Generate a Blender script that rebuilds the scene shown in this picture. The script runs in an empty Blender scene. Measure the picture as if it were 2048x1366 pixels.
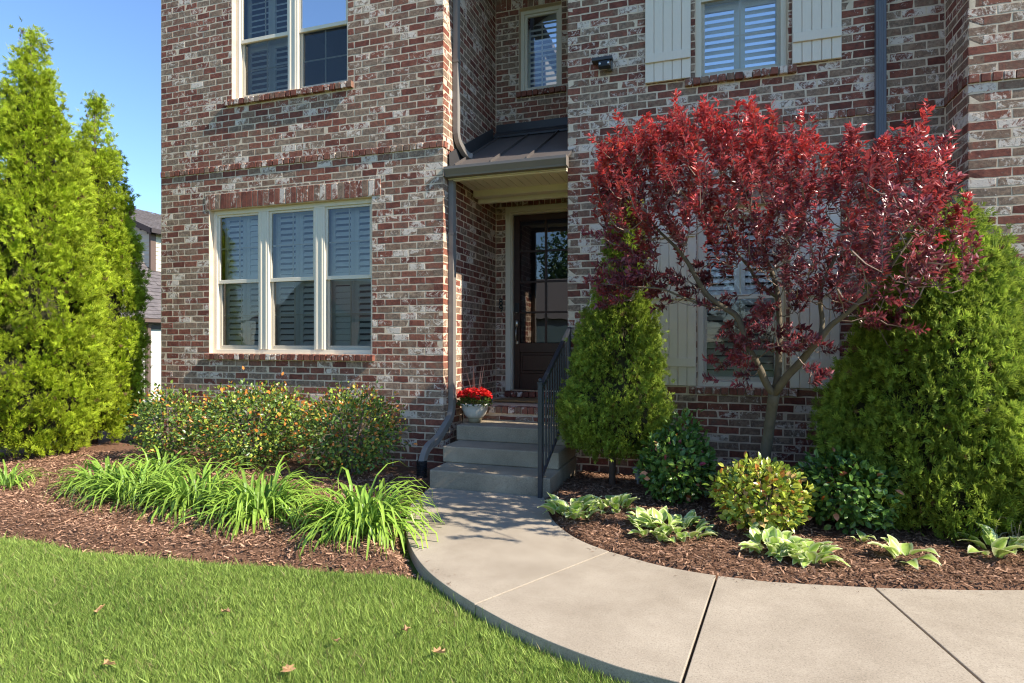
import bpy, bmesh, math, random
import numpy as np
from mathutils import Vector, Matrix
S = bpy.context.scene
COL = S.collection
rnd = random.Random(11)
R = np.random.default_rng(7)
rad = math.radians

# ------------------------------------------------------------------ camera, sky, sun, exposure
cam_d = bpy.data.cameras.new('camera')
cam = bpy.data.objects.new('camera', cam_d)
COL.objects.link(cam)
cam.location = (0, 0, 1.42)
cam.rotation_euler = (rad(90), 0, rad(18.2))
cam_d.sensor_width = 36
cam_d.lens = 36 * 1200 / 2048
cam_d.clip_end = 2000
cam_d.clip_start = 0.05
S.camera = cam

LIGHT = Vector((-0.47, 0.060, -0.39)).normalized()       # direction in which the sunlight travels
SUN_EL = math.asin(-LIGHT.z)
SUN_AZ = math.atan2(-LIGHT.x, -LIGHT.y)                  # clockwise from +Y
world = bpy.data.worlds.new('World')
S.world = world
world.use_nodes = True
wn = world.node_tree
bg = wn.nodes['Background']
sky = wn.nodes.new('ShaderNodeTexSky')
sky.sky_type = 'NISHITA'
sky.sun_disc = False
sky.sun_elevation = SUN_EL
sky.sun_rotation = SUN_AZ
sky.air_density = 1.0
sky.altitude = 300
sky.dust_density = 0.0
sky.ozone_density = 6.0
wn.links.new(sky.outputs[0], bg.inputs[0])
bg.inputs[1].default_value = 0.15

sun_d = bpy.data.lights.new('sun', 'SUN')
sun_d.energy = 5.0
sun_d.angle = rad(0.5)
sun_d.color = (1.0, 0.93, 0.80)
sun = bpy.data.objects.new('sun', sun_d)
COL.objects.link(sun)
sun.rotation_euler = LIGHT.to_track_quat('-Z', 'Y').to_euler()
sun.location = (20, -2, 18)

S.view_settings.view_transform = 'Standard'
S.view_settings.look = 'None'
S.view_settings.gamma = 1.0
S.view_settings.use_curve_mapping = False
S.view_settings.exposure = 0.88
S.render.engine = 'CYCLES'
S.cycles.use_denoising = True
S.cycles.filter_width = 1.15
S.cycles.sample_clamp_indirect = 4.0
S.cycles.max_bounces = 8
S.cycles.transparent_max_bounces = 16
S.cycles.caustics_reflective = False
S.cycles.caustics_refractive = False

# ------------------------------------------------------------------ materials
def new_mat(name):
    m = bpy.data.materials.new(name)
    m.use_nodes = True
    nt = m.node_tree
    return m, nt, nt.nodes['Principled BSDF']

def mix_color(nt, fac, a, b, blend='MIX'):
    n = nt.nodes.new('ShaderNodeMix')
    n.data_type = 'RGBA'
    n.blend_type = blend
    for sock, v in ((n.inputs['Factor'], fac), (n.inputs['A'], a), (n.inputs['B'], b)):
        if hasattr(v, 'links') or isinstance(v, bpy.types.NodeSocket):
            nt.links.new(v, sock)
        elif isinstance(v, (int, float)):
            sock.default_value = v
        else:
            sock.default_value = (*v[:3], 1)
    return n.outputs['Result']

def noise(nt, scale, detail=4, rough=0.55, vec=None, dist=0.0):
    n = nt.nodes.new('ShaderNodeTexNoise')
    n.inputs['Scale'].default_value = scale
    n.inputs['Detail'].default_value = detail
    n.inputs['Roughness'].default_value = rough
    n.inputs['Distortion'].default_value = dist
    if vec is not None:
        nt.links.new(vec, n.inputs['Vector'])
    return n.outputs['Fac']

def ramp(nt, fac, stops):
    n = nt.nodes.new('ShaderNodeValToRGB')
    cr = n.color_ramp
    while len(cr.elements) < len(stops):
        cr.elements.new(0.5)
    for e, (p, c) in zip(cr.elements, stops):
        e.position = p
        e.color = (*c[:3], 1) if not isinstance(c, (int, float)) else (c, c, c, 1)
    nt.links.new(fac, n.inputs[0])
    return n.outputs[0]

def world_pos(nt, scale=(1, 1, 1)):
    g = nt.nodes.new('ShaderNodeNewGeometry')
    m = nt.nodes.new('ShaderNodeMapping')
    m.inputs['Scale'].default_value = scale
    nt.links.new(g.outputs['Position'], m.inputs['Vector'])
    return m.outputs[0]

def bump(nt, p, height, strength=0.3, dist=0.01):
    b = nt.nodes.new('ShaderNodeBump')
    b.inputs['Strength'].default_value = strength
    b.inputs['Distance'].default_value = dist
    nt.links.new(height, b.inputs['Height'])
    nt.links.new(b.outputs[0], p.inputs['Normal'])

def math_node(nt, op, a, b=None):
    n = nt.nodes.new('ShaderNodeMath')
    n.operation = op
    for i, v in enumerate((a, b)):
        if v is None:
            continue
        if isinstance(v, (int, float)):
            n.inputs[i].default_value = v
        else:
            nt.links.new(v, n.inputs[i])
    return n.outputs[0]

def plain(name, c, rough=0.6, var=0.12, scale=6, metal=0.0, bmp=0.0, spec=0.4, stretch=(1, 1, 1), bscale=None):
    m, nt, p = new_mat(name)
    v = world_pos(nt, stretch)
    f = noise(nt, scale, 5, 0.6, v)
    lo = [x * (1 - var) for x in c]
    hi = [min(1, x * (1 + var)) for x in c]
    nt.links.new(mix_color(nt, f, lo, hi), p.inputs['Base Color'])
    p.inputs['Roughness'].default_value = rough
    p.inputs['Metallic'].default_value = metal
    p.inputs['Specular IOR Level'].default_value = spec
    if bmp:
        bump(nt, p, noise(nt, bscale or scale * 12, 4, 0.6, v), bmp, 0.004)
    return m

def brick_material():
    m, nt, p = new_mat('tumbled_brick')
    a = nt.nodes.new('ShaderNodeAttribute')
    a.attribute_name = 'Col'
    sep = nt.nodes.new('ShaderNodeSeparateColor')
    nt.links.new(a.outputs['Color'], sep.inputs[0])
    tint, wash, third = sep.outputs[0], sep.outputs[1], sep.outputs[2]
    v = world_pos(nt)
    big = noise(nt, 11, 5, 0.68, v, 0.5)
    # the tint wanders within one brick, so the fired colour shades from burgundy to taupe
    t2 = math_node(nt, 'ADD', tint, math_node(nt, 'MULTIPLY', math_node(nt, 'SUBTRACT', big, 0.5), 0.95))
    base = ramp(nt, t2, [(0.0, (0.165, 0.053, 0.038)), (0.22, (0.275, 0.090, 0.060)), (0.40, (0.320, 0.122, 0.078)),
                         (0.52, (0.245, 0.118, 0.080)), (0.66, (0.280, 0.172, 0.115)), (0.82, (0.360, 0.238, 0.162)),
                         (0.92, (0.215, 0.148, 0.108)), (1.0, (0.42, 0.285, 0.195))])
    mott = noise(nt, 34, 6, 0.72, v)
    base = mix_color(nt, ramp(nt, mott, [(0.34, 0.0), (0.58, 1.0)]), mix_color(nt, 0.55, base, (0.085, 0.052, 0.043)), base)
    fine = noise(nt, 120, 5, 0.75, v)
    patch = noise(nt, 13, 5, 0.70, v, 1.1)
    w1 = math_node(nt, 'ADD', patch, math_node(nt, 'MULTIPLY', wash, 0.32))
    w1 = math_node(nt, 'ADD', w1, math_node(nt, 'MULTIPLY', fine, 0.42))
    wm = ramp(nt, w1, [(0.89, 0.0), (0.99, 0.8), (1.14, 1.0)])
    col = mix_color(nt, math_node(nt, 'MULTIPLY', wm, 0.88), base, (0.78, 0.65, 0.54))
    nt.links.new(col, p.inputs['Base Color'])
    p.inputs['Roughness'].default_value = 0.9
    p.inputs['Specular IOR Level'].default_value = 0.2
    h = math_node(nt, 'ADD', noise(nt, 38, 5, 0.7, v), math_node(nt, 'MULTIPLY', wm, 0.25))
    bump(nt, p, h, 0.42, 0.005)
    return m

def mortar_material():
    m, nt, p = new_mat('cream_mortar')
    v = world_pos(nt)
    f = noise(nt, 9, 6, 0.7, v)
    nt.links.new(ramp(nt, f, [(0.25, (0.56, 0.43, 0.305)), (0.7, (0.80, 0.63, 0.46))]), p.inputs['Base Color'])
    p.inputs['Roughness'].default_value = 0.95
    p.inputs['Specular IOR Level'].default_value = 0.15
    bump(nt, p, noise(nt, 120, 4, 0.7, v), 0.4, 0.003)
    return m

def leaf_material(name, transl=0.3, rough=0.5, spec=0.35, noise_var=0.2):
    m, nt, p = new_mat(name)
    a = nt.nodes.new('ShaderNodeAttribute')
    a.attribute_name = 'Col'
    v = world_pos(nt)
    f = noise(nt, 30, 3, 0.6, v)
    c = mix_color(nt, 1.0, a.outputs['Color'], ramp(nt, f, [(0.3, 1 - noise_var), (0.7, 1 + noise_var)]), 'MULTIPLY')
    nt.links.new(c, p.inputs['Base Color'])
    p.inputs['Roughness'].default_value = rough
    p.inputs['Specular IOR Level'].default_value = spec
    t = nt.nodes.new('ShaderNodeBsdfTranslucent')
    nt.links.new(c, t.inputs['Color'])
    mx = nt.nodes.new('ShaderNodeMixShader')
    mx.inputs[0].default_value = transl
    nt.links.new(p.outputs[0], mx.inputs[1])
    nt.links.new(t.outputs[0], mx.inputs[2])
    nt.links.new(mx.outputs[0], nt.nodes['Material Output'].inputs[0])
    return m

def glass_material(name='window_glass', ior=1.9, tint=(0.93, 0.96, 0.94)):
    m = bpy.data.materials.new(name)
    m.use_nodes = True
    nt = m.node_tree
    nt.nodes.remove(nt.nodes['Principled BSDF'])
    tr = nt.nodes.new('ShaderNodeBsdfTransparent')
    tr.inputs[0].default_value = (*tint, 1)
    gl = nt.nodes.new('ShaderNodeBsdfGlossy')
    gl.inputs['Roughness'].default_value = 0.0
    fr = nt.nodes.new('ShaderNodeFresnel')
    fr.inputs['IOR'].default_value = ior
    v = world_pos(nt)
    b = nt.nodes.new('ShaderNodeBump')
    b.inputs['Strength'].default_value = 0.05
    b.inputs['Distance'].default_value = 0.02
    nt.links.new(noise(nt, 2.2, 2, 0.4, v), b.inputs['Height'])
    nt.links.new(b.outputs[0], gl.inputs['Normal'])
    mx = nt.nodes.new('ShaderNodeMixShader')
    nt.links.new(fr.outputs[0], mx.inputs[0])
    nt.links.new(tr.outputs[0], mx.inputs[1])
    nt.links.new(gl.outputs[0], mx.inputs[2])
    nt.links.new(mx.outputs[0], nt.nodes['Material Output'].inputs[0])
    return m

def screen_material():
    m, nt, p = new_mat('insect_screen')
    p.inputs['Base Color'].default_value = (0.045, 0.05, 0.05, 1)
    p.inputs['Roughness'].default_value = 0.7
    tr = nt.nodes.new('ShaderNodeBsdfTransparent')
    mx = nt.nodes.new('ShaderNodeMixShader')
    mx.inputs[0].default_value = 0.20
    nt.links.new(tr.outputs[0], mx.inputs[1])
    nt.links.new(p.outputs[0], mx.inputs[2])
    nt.links.new(mx.outputs[0], nt.nodes['Material Output'].inputs[0])
    return m

def concrete_material(name, lo, hi, stain, broom=True):
    m, nt, p = new_mat(name)
    v = world_pos(nt)
    f1 = noise(nt, 2.3, 6, 0.65, v)
    f2 = noise(nt, 120, 4, 0.8, v)
    f3 = noise(nt, 9, 5, 0.7, v, 0.5)
    c = mix_color(nt, ramp(nt, f1, [(0.3, 0.0), (0.7, 1.0)]), lo, hi)
    c = mix_color(nt, ramp(nt, f2, [(0.34, 0.62), (0.48, 0.0)]), c, [x * 0.45 for x in lo])
    c = mix_color(nt, ramp(nt, f2, [(0.56, 0.0), (0.68, 0.5)]), c, [min(1, x * 1.35) for x in hi])
    c = mix_color(nt, ramp(nt, f3, [(0.60, 0.0), (0.78, 0.35)]), c, stain)
    nt.links.new(c, p.inputs['Base Color'])
    p.inputs['Roughness'].default_value = 0.92
    p.inputs['Specular IOR Level'].default_value = 0.2
    vb = world_pos(nt, (18, 170, 60)) if broom else v
    h = math_node(nt, 'ADD', noise(nt, 1.0, 3, 0.6, vb), math_node(nt, 'MULTIPLY', f2, 0.8))
    bump(nt, p, h, 0.35, 0.004)
    return m

def shingle_material():
    m, nt, p = new_mat('grey_shingle')
    v = world_pos(nt)
    b = nt.nodes.new('ShaderNodeTexBrick')
    tc = nt.nodes.new('ShaderNodeTexCoord')
    nt.links.new(tc.outputs['UV'], b.inputs['Vector'])
    f = noise(nt, 3.5, 5, 0.7, v)
    nt.links.new(ramp(nt, f, [(0.3, (0.085, 0.072, 0.072)), (0.7, (0.17, 0.145, 0.14))]), p.inputs['Base Color'])
    p.inputs['Roughness'].default_value = 0.95
    return m

BRICK = brick_material()
MORTAR = mortar_material()
TRIM = plain('cream_trim', (0.74, 0.66, 0.53), 0.55, 0.05, 3)
SHUT = plain('greige_shutter_paint', (0.80, 0.68, 0.55), 0.65, 0.06, 14, bmp=0.25, stretch=(6, 6, 1))
INSHUT = plain('white_louver', (0.84, 0.83, 0.78), 0.5, 0.03, 4)
BRONZE = plain('bronze_gutter', (0.20, 0.165, 0.138), 0.42, 0.08, 5)
SPOUT = plain('taupe_downspout', (0.21, 0.185, 0.165), 0.42, 0.10, 4)
SLATE = plain('slate_downspout', (0.125, 0.125, 0.14), 0.42, 0.06, 4)
METALROOF = plain('standing_seam_metal', (0.105, 0.088, 0.080), 0.5, 0.18, 5)
FLASH = plain('dark_flashing', (0.05, 0.047, 0.048), 0.45, 0.15, 8)
DOORWOOD = plain('dark_stained_wood', (0.042, 0.017, 0.011), 0.38, 0.45, 7, stretch=(9, 9, 1), bmp=0.15)
NICKEL = plain('satin_nickel', (0.62, 0.58, 0.50), 0.28, 0.05, 9, metal=0.9)
IRON = plain('blue_black_iron', (0.028, 0.032, 0.041), 0.38, 0.2, 30, spec=0.6)
BLACK = plain('black_plastic', (0.014, 0.014, 0.016), 0.45, 0.2, 9)
GLASS = glass_material()
DOORGLASS = glass_material('door_glass', 2.3, (0.5, 0.5, 0.5))
SCREEN = screen_material()
INTER = plain('dim_interior', (0.12, 0.115, 0.11), 0.9, 0.1, 1)
SOFFIT = plain('almond_soffit', (0.80, 0.71, 0.54), 0.6, 0.04, 4)
STEP = concrete_material('weathered_concrete', (0.25, 0.20, 0.14), (0.43, 0.345, 0.245), (0.15, 0.125, 0.075))
WALK = concrete_material('tan_broomed_concrete', (0.315, 0.258, 0.195), (0.435, 0.365, 0.283), (0.24, 0.195, 0.14))
JUTE = plain('coir_mat', (0.27, 0.17, 0.075), 0.95, 0.25, 60, bmp=0.8)
GROUT = plain('soil_dark', (0.055, 0.040, 0.030), 0.95, 0.3, 20)
CERAMIC = plain('cream_glazed_pot', (0.66, 0.62, 0.55), 0.35, 0.05, 6)
POTBASE = plain('tan_pot_base', (0.30, 0.235, 0.14), 0.5, 0.15, 20)
BARK = plain('lichen_bark', (0.135, 0.108, 0.072), 0.9, 0.45, 22, bmp=0.8, stretch=(1, 1, 0.6))
TWIG = plain('pale_twig', (0.22, 0.155, 0.12), 0.85, 0.3, 40)
CEDAR = plain('cedar_bark', (0.15, 0.10, 0.075), 0.95, 0.35, 20, bmp=0.7, stretch=(3, 3, 0.4))
CORE = plain('dark_crown_core', (0.040, 0.038, 0.014), 1.0, 0.5, 15)  # dark filler colour of the core shell inside the conifers
LEAF_A = leaf_material('arborvitae_spray', 0.42, 0.6, 0.22, 0.25)
LEAF_R = leaf_material('plum_leaf', 0.30, 0.30, 0.5, 0.2)
LEAF_S = leaf_material('shrub_leaf', 0.25, 0.34, 0.5, 0.15)
LEAF_L = leaf_material('lily_leaf', 0.30, 0.38, 0.45, 0.12)
GRASS = leaf_material('grass_blade', 0.35, 0.55, 0.25, 0.15)
CHIP = leaf_material('mulch_chip', 0.0, 0.9, 0.15, 0.25)
SIDING = plain('cream_siding', (0.66, 0.60, 0.47), 0.6, 0.04, 3)
BROWNTRIM = plain('brown_trim', (0.13, 0.085, 0.066), 0.5, 0.1, 4)
FASCIA = plain('dark_fascia', (0.060, 0.045, 0.042), 0.5, 0.1, 4)

def mulch_material():
    m, nt, p = new_mat('shredded_mulch')
    v = world_pos(nt)
    f = noise(nt, 45, 6, 0.75, v, 1.0)
    nt.links.new(ramp(nt, f, [(0.3, (0.07, 0.035, 0.022)), (0.5, (0.24, 0.125, 0.075)), (0.75, (0.42, 0.24, 0.15))]),
                 p.inputs['Base Color'])
    p.inputs['Roughness'].default_value = 0.95
    p.inputs['Specular IOR Level'].default_value = 0.15
    bump(nt, p, noise(nt, 70, 6, 0.75, v, 1.0), 0.9, 0.03)
    return m
MULCH = mulch_material()

def turf_material():
    m, nt, p = new_mat('turf_soil')
    v = world_pos(nt)
    f = noise(nt, 30, 5, 0.7, v)
    nt.links.new(ramp(nt, f, [(0.3, (0.045, 0.065, 0.016)), (0.6, (0.085, 0.12, 0.030)), (0.8, (0.13, 0.13, 0.055))]),
                 p.inputs['Base Color'])
    p.inputs['Roughness'].default_value = 1.0
    p.inputs['Specular IOR Level'].default_value = 0.1
    return m
TURF = turf_material()

def white_brick_material():
    m, nt, p = new_mat('white_painted_brick')
    v = world_pos(nt)
    nt.links.new(mix_color(nt, noise(nt, 5, 5, 0.6, v), (0.52, 0.49, 0.44), (0.66, 0.62, 0.56)), p.inputs['Base Color'])
    p.inputs['Roughness'].default_value = 0.8
    return m
WBRICK = white_brick_material()

# ------------------------------------------------------------------ mesh helpers
ORIGIN = {}                                   # name of an object -> its world origin, for parts built in world coordinates

def empty(name, loc, label=None, cat=None, group=None, kind=None):
    o = bpy.data.objects.new(name, None)
    o.empty_display_size = 0.1
    o.location = loc
    COL.objects.link(o)
    ORIGIN[o.name] = Vector(loc)
    tag(o, label, cat, group, kind)
    return o

def tag(o, label=None, cat=None, group=None, kind=None):
    for k, v in (('label', label), ('category', cat), ('group', group), ('kind', kind)):
        if v:
            o[k] = v
    return o

def link(name, me, parent=None, org=None):
    """link a mesh whose vertices are in world coordinates; its origin becomes org (or the parent's origin)"""
    o = bpy.data.objects.new(name, me)
    base = ORIGIN[parent.name] if parent else Vector((0, 0, 0))
    org = Vector(org) if org is not None else base
    if org.length > 0:
        me.transform(Matrix.Translation(-org))
    o.location = org - base if parent else org
    COL.objects.link(o)
    if parent:
        o.parent = parent
    ORIGIN[o.name] = org
    return o

class MB:
    def __init__(self):
        self.v, self.f = [], []
    def add(self, vs, fs):
        n = len(self.v)
        self.v += [tuple(p) for p in vs]
        self.f += [tuple(i + n for i in f) for f in fs]
        return self
    def box(self, x0, x1, y0, y1, z0, z1):
        vs = [(x, y, z) for z in (z0, z1) for y in (y0, y1) for x in (x0, x1)]
        return self.add(vs, [(0, 2, 3, 1), (4, 5, 7, 6), (0, 1, 5, 4), (2, 6, 7, 3), (0, 4, 6, 2), (1, 3, 7, 5)])
    def quad(self, a, b, c, d):
        return self.add([a, b, c, d], [(0, 1, 2, 3)])
    def ring(self, x0, x1, y0, y1, z0, z1, w, wb=None, wt=None):
        """a rectangular frame in the XZ plane"""
        wb, wt = wb or w, wt or w
        self.box(x0, x0 + w, y0, y1, z0, z1)
        self.box(x1 - w, x1, y0, y1, z0, z1)
        self.box(x0 + w, x1 - w, y0, y1, z0, z0 + wb)
        self.box(x0 + w, x1 - w, y0, y1, z1 - wt, z1)
        return self
    def tube(self, pts, radii, n=8, cap=True):
        pts = [Vector(p) for p in pts]
        if isinstance(radii, (int, float)):
            radii = [radii] * len(pts)
        base = len(self.v)
        up = None
        for i, p in enumerate(pts):
            d = (pts[min(i + 1, len(pts) - 1)] - pts[max(i - 1, 0)]).normalized()
            if up is None:
                up = d.orthogonal().normalized()
            up = (up - d * up.dot(d))
            up = up.normalized() if up.length > 1e-5 else d.orthogonal().normalized()
            s = d.cross(up)
            for k in range(n):
                a = 2 * math.pi * k / n
                self.v.append(tuple(p + (up * math.cos(a) + s * math.sin(a)) * radii[i]))
        for i in range(len(pts) - 1):
            for k in range(n):
                a, b = base + i * n + k, base + i * n + (k + 1) % n
                self.f.append((a, b, b + n, a + n))
        if cap:
            self.f.append(tuple(base + k for k in range(n))[::-1])
            self.f.append(tuple(base + (len(pts) - 1) * n + k for k in range(n)))
        return self
    def lathe(self, prof, c, n=32):
        base = len(self.v)
        for r, z in prof:
            for k in range(n):
                a = 2 * math.pi * k / n
                self.v.append((c[0] + r * math.cos(a), c[1] + r * math.sin(a), c[2] + z))
        for i in range(len(prof) - 1):
            for k in range(n):
                a, b = base + i * n + k, base + i * n + (k + 1) % n
                self.f.append((a, b, b + n, a + n))
        return self
    def sweep(self, pts, prof, ups):
        """sweep a closed 2D profile along pts; ups gives the profile's second axis at each point"""
        base, n = len(self.v), len(prof)
        pts = [Vector(p) for p in pts]
        for i, p in enumerate(pts):
            d = (pts[min(i + 1, len(pts) - 1)] - pts[max(i - 1, 0)]).normalized()
            u = Vector(ups[i] if isinstance(ups, list) else ups)
            u = (u - d * u.dot(d)).normalized()
            s = d.cross(u)
            for a, b in prof:
                self.v.append(tuple(p + s * a + u * b))
        for i in range(len(pts) - 1):
            for k in range(n):
                a, b = base + i * n + k, base + i * n + (k + 1) % n
                self.f.append((a, b, b + n, a + n))
        self.f.append(tuple(base + k for k in range(n))[::-1])
        self.f.append(tuple(base + (len(pts) - 1) * n + k for k in range(n)))
        return self
    def mesh(self, name, mat, bevel=0.0, segs=2, smooth=False):
        me = bpy.data.meshes.new(name)
        me.from_pydata(self.v, [], self.f)
        bm = bmesh.new()
        bm.from_mesh(me)
        bmesh.ops.recalc_face_normals(bm, faces=bm.faces)
        if bevel:
            ed = [e for e in bm.edges if len(e.link_faces) == 2 and e.calc_face_angle(0) > 0.5]
            bmesh.ops.bevel(bm, geom=ed, offset=bevel, segments=segs, profile=0.5, affect='EDGES')
        bm.to_mesh(me)
        bm.free()
        if smooth:
            me.shade_smooth()
        me.materials.append(mat)
        return me
    def build(self, name, mat, parent=None, org=None, bevel=0.0, segs=2, smooth=False):
        return link(name, self.mesh(name, mat, bevel, segs, smooth), parent, org)

def np_mesh(name, V, F, mat, C=None):
    """V (n,3), F (m,k) one face size, C (n,3) colours on points"""
    me = bpy.data.meshes.new(name)
    n, (m, k) = len(V), F.shape
    me.vertices.add(n)
    me.vertices.foreach_set('co', np.ascontiguousarray(V, dtype=np.float32).ravel())
    me.loops.add(m * k)
    me.loops.foreach_set('vertex_index', np.ascontiguousarray(F, dtype=np.int32).ravel())
    me.polygons.add(m)
    me.polygons.foreach_set('loop_start', np.arange(0, m * k, k, dtype=np.int32))
    me.polygons.foreach_set('loop_total', np.full(m, k, dtype=np.int32))
    me.update(calc_edges=True)
    if C is not None:
        at = me.attributes.new('Col', 'FLOAT_COLOR', 'POINT')
        c4 = np.ones((n, 4), dtype=np.float32)
        c4[:, :3] = C
        at.data.foreach_set('color', c4.ravel())
    me.shade_flat()
    me.materials.append(mat)
    return me

def unit(a):
    return a / np.maximum(np.linalg.norm(a, axis=-1, keepdims=True), 1e-9)

def frames(D, Nrm):
    """rotation matrices with local y along D and local z near Nrm"""
    D = unit(D)
    X = unit(np.cross(D, Nrm))
    Z = np.cross(X, D)
    return np.stack([X, D, Z], axis=2)

def scatter(T, F, Rm, P, size, C, tipcol=None):
    """copies of template T (nv,3): -> V, F, colours; tipcol (nv,) weights a per-copy second colour"""
    n, nv = len(P), len(T)
    V = np.einsum('nij,vj->nvi', Rm, T) * np.asarray(size).reshape(-1, 1, 1) + P[:, None, :]
    FF = (F[None, :, :] + (np.arange(n) * nv)[:, None, None]).reshape(-1, F.shape[1])
    if isinstance(C, tuple):
        a, b = C
        CC = a[:, None, :] * (1 - tipcol)[None, :, None] + b[:, None, :] * tipcol[None, :, None]
    else:
        CC = np.repeat(C[:, None, :], nv, axis=1)
    return V.reshape(-1, 3), FF, CC.reshape(-1, 3)

def join(parts):
    Vs, Fs, Cs, off = [], [], [], 0
    for V, F, C in parts:
        Vs.append(V); Fs.append(F + off); Cs.append(C)
        off += len(V)
    return np.concatenate(Vs), np.concatenate(Fs), np.concatenate(Cs)

LEAF_T = np.array([(0, 0, 0), (-0.24, 0.45, 0.07), (0, 0.48, 0), (0.24, 0.45, 0.07), (0, 1, -0.08)], float)
LEAF_F = np.array([(0, 2, 1), (1, 2, 4), (0, 3, 2), (2, 3, 4)])
OVAL_T = np.array([(0, 0, 0), (-0.30, 0.35, 0.08), (-0.26, 0.68, 0.06), (0, 1, -0.06), (0.26, 0.68, 0.06), (0.30, 0.35, 0.08), (0, 0.5, 0.0)], float)
OVAL_F = np.array([(6, 1, 0), (6, 2, 1), (6, 3, 2), (6, 4, 3), (6, 5, 4), (6, 0, 5)])

def spray_template(seed, nf=7, spread=64):
    r = np.random.default_rng(seed)
    V, F, tip = [], [], []
    for i in range(nf):
        a = math.radians(-spread + 2 * spread * i / (nf - 1) + r.uniform(-7, 7))
        L = (1 - 0.42 * abs(a)) * r.uniform(0.8, 1.05)
        y0 = r.uniform(0.0, 0.22)
        d = np.array([math.sin(a), math.cos(a), 0])
        s = np.array([d[1], -d[0], 0])
        b = np.array([0, y0, 0])
        w = 0.066
        zt = r.uniform(-0.22, 0.12)
        n = len(V)
        V += [b, b + d * L * 0.55 - s * w + [0, 0, zt * 0.4 + 0.04], b + d * L + [0, 0, zt], b + d * L * 0.55 + s * w + [0, 0, zt * 0.4]]
        F.append((n, n + 1, n + 2, n + 3))
        tip += [0.0, 0.4, 1.0, 0.4]
    return np.array(V), np.array(F), np.array(tip)
SPRAYS = [spray_template(k) for k in range(4)]

# ------------------------------------------------------------------ ground outlines (world metres)
WALK_OUT = [(-2.584, 5.30), (-2.52, 4.95), (-2.432, 4.577), (-2.26, 4.199), (-2.077, 3.893), (-1.871, 3.605), (-1.655, 3.367), (-1.441, 3.187),
            (-1.204, 3.021), (-0.934, 2.86), (-0.686, 2.745), (-0.449, 2.66), (-0.311, 2.625), (-0.108, 2.595), (0.5, 2.61),
            (1.13, 2.74), (1.9, 2.98), (3.0, 3.40), (5.0, 4.3)]
WALK_IN = [(-1.433, 5.30), (-1.31, 4.946), (-1.167, 4.613), (-0.987, 4.347), (-0.82, 4.18), (-0.64, 4.065), (-0.356, 3.935), (-0.161, 3.880),
           (0.045, 3.853), (0.232, 3.850), (0.397, 3.860), (0.906, 3.950), (1.241, 4.035), (1.713, 4.182), (2.7, 4.56), (4.6, 5.4)]
LAWN_EDGE = [(-14, 3.3), (-7.0, 3.12), (-5.5, 3.10), (-5.088, 3.097), (-4.711, 3.124), (-4.221, 3.058), (-3.766, 3.133), (-3.444, 3.157),
             (-2.993, 3.207), (-2.735, 3.273), (-2.305, 3.304), (-1.90, 3.388), (-1.66, 3.36)]
BED_L = LAWN_EDGE + WALK_OUT[6:0:-1] + [(-2.62, 5.31), (-2.62, 6.3), (-6.8, 6.3), (-6.8, 9.0), (-14, 9.0)]
BED_R = WALK_IN + [(4.6, 6.2), (2.4, 6.2), (2.4, 6.6), (-1.36, 6.6)]
LAWN = LAWN_EDGE + WALK_OUT[6:] + [(5, -2), (-14, -2)]

def inside(poly, P):
    x, y = P[:, 0], P[:, 1]
    r = np.zeros(len(P), bool)
    q = np.array(poly)
    for i in range(len(q)):
        (x0, y0), (x1, y1) = q[i - 1], q[i]
        c = ((y0 > y) != (y1 > y))
        with np.errstate(divide='ignore', invalid='ignore'):
            r ^= c & (x < (x1 - x0) * (y - y0) / (y1 - y0 if y1 != y0 else 1e-9) + x0)
    return r

def dist_to(line, P, closed=False):
    q = np.array(line)
    best = np.full(len(P), 1e9)
    rng = range(len(q) if closed else len(q) - 1)
    for i in rng:
        a, b = q[i], q[(i + 1) % len(q)]
        ab = b - a
        t = np.clip(((P - a) @ ab) / max(ab @ ab, 1e-9), 0, 1)
        best = np.minimum(best, np.linalg.norm(P - (a + t[:, None] * ab), axis=1))
    return best

_ph = R.uniform(0, 6.28, (12, 2))
_fr = R.uniform(-1, 1, (12, 2)) * np.array([[1.2]] * 4 + [[4.0]] * 4 + [[11.0]] * 4)
def wavy(P):
    a = np.array([1.0] * 4 + [0.5] * 4 + [0.3] * 4)
    return (np.sin(P @ _fr.T + _ph[:, 0]) * a).sum(1) / a.sum()

def terrain(P):
    """height of the lawn"""
    t = np.clip((-P[:, 0] - 10) / 8, 0, 1)
    fall = -1.1 * t * t * (3 - 2 * t)
    return -0.085 + 0.012 * wavy(P) + fall

def bed_height(P, poly, inner):
    d = dist_to(poly, P, True)
    ins = inside(poly, P)
    sd = np.where(ins, d, -d)
    k = np.clip((sd + 0.03) / inner, 0, 1)
    return -0.13 + k * (0.13 + 0.018 * wavy(P * 1.7)) + 0.03 * np.clip(sd / 1.0, 0, 1)

def grid_mesh(name, x0, x1, y0, y1, step, hfun, mat):
    nx, ny = int((x1 - x0) / step) + 1, int((y1 - y0) / step) + 1
    X, Y = np.meshgrid(np.linspace(x0, x1, nx), np.linspace(y0, y1, ny))
    P = np.stack([X.ravel(), Y.ravel()], 1)
    V = np.concatenate([P, hfun(P)[:, None]], 1)
    i = np.arange((ny - 1) * (nx - 1))
    r, c = i // (nx - 1), i % (nx - 1)
    a = r * nx + c
    F = np.stack([a, a + 1, a + nx + 1, a + nx], 1)
    me = np_mesh(name, V, F, mat)
    me.shade_smooth()
    return me

def axis_steps(lo, hi, near0, near1, step):
    fine = np.arange(near0, near1 + 1e-6, step)
    a, b, s = [near0], [fine[-1]], step
    while a[-1] > lo:
        s *= 1.5; a.append(a[-1] - s)
    s = step
    while b[-1] < hi:
        s *= 1.5; b.append(b[-1] + s)
    return np.array(sorted(set(a[1:] + list(fine) + b[1:])))

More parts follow.
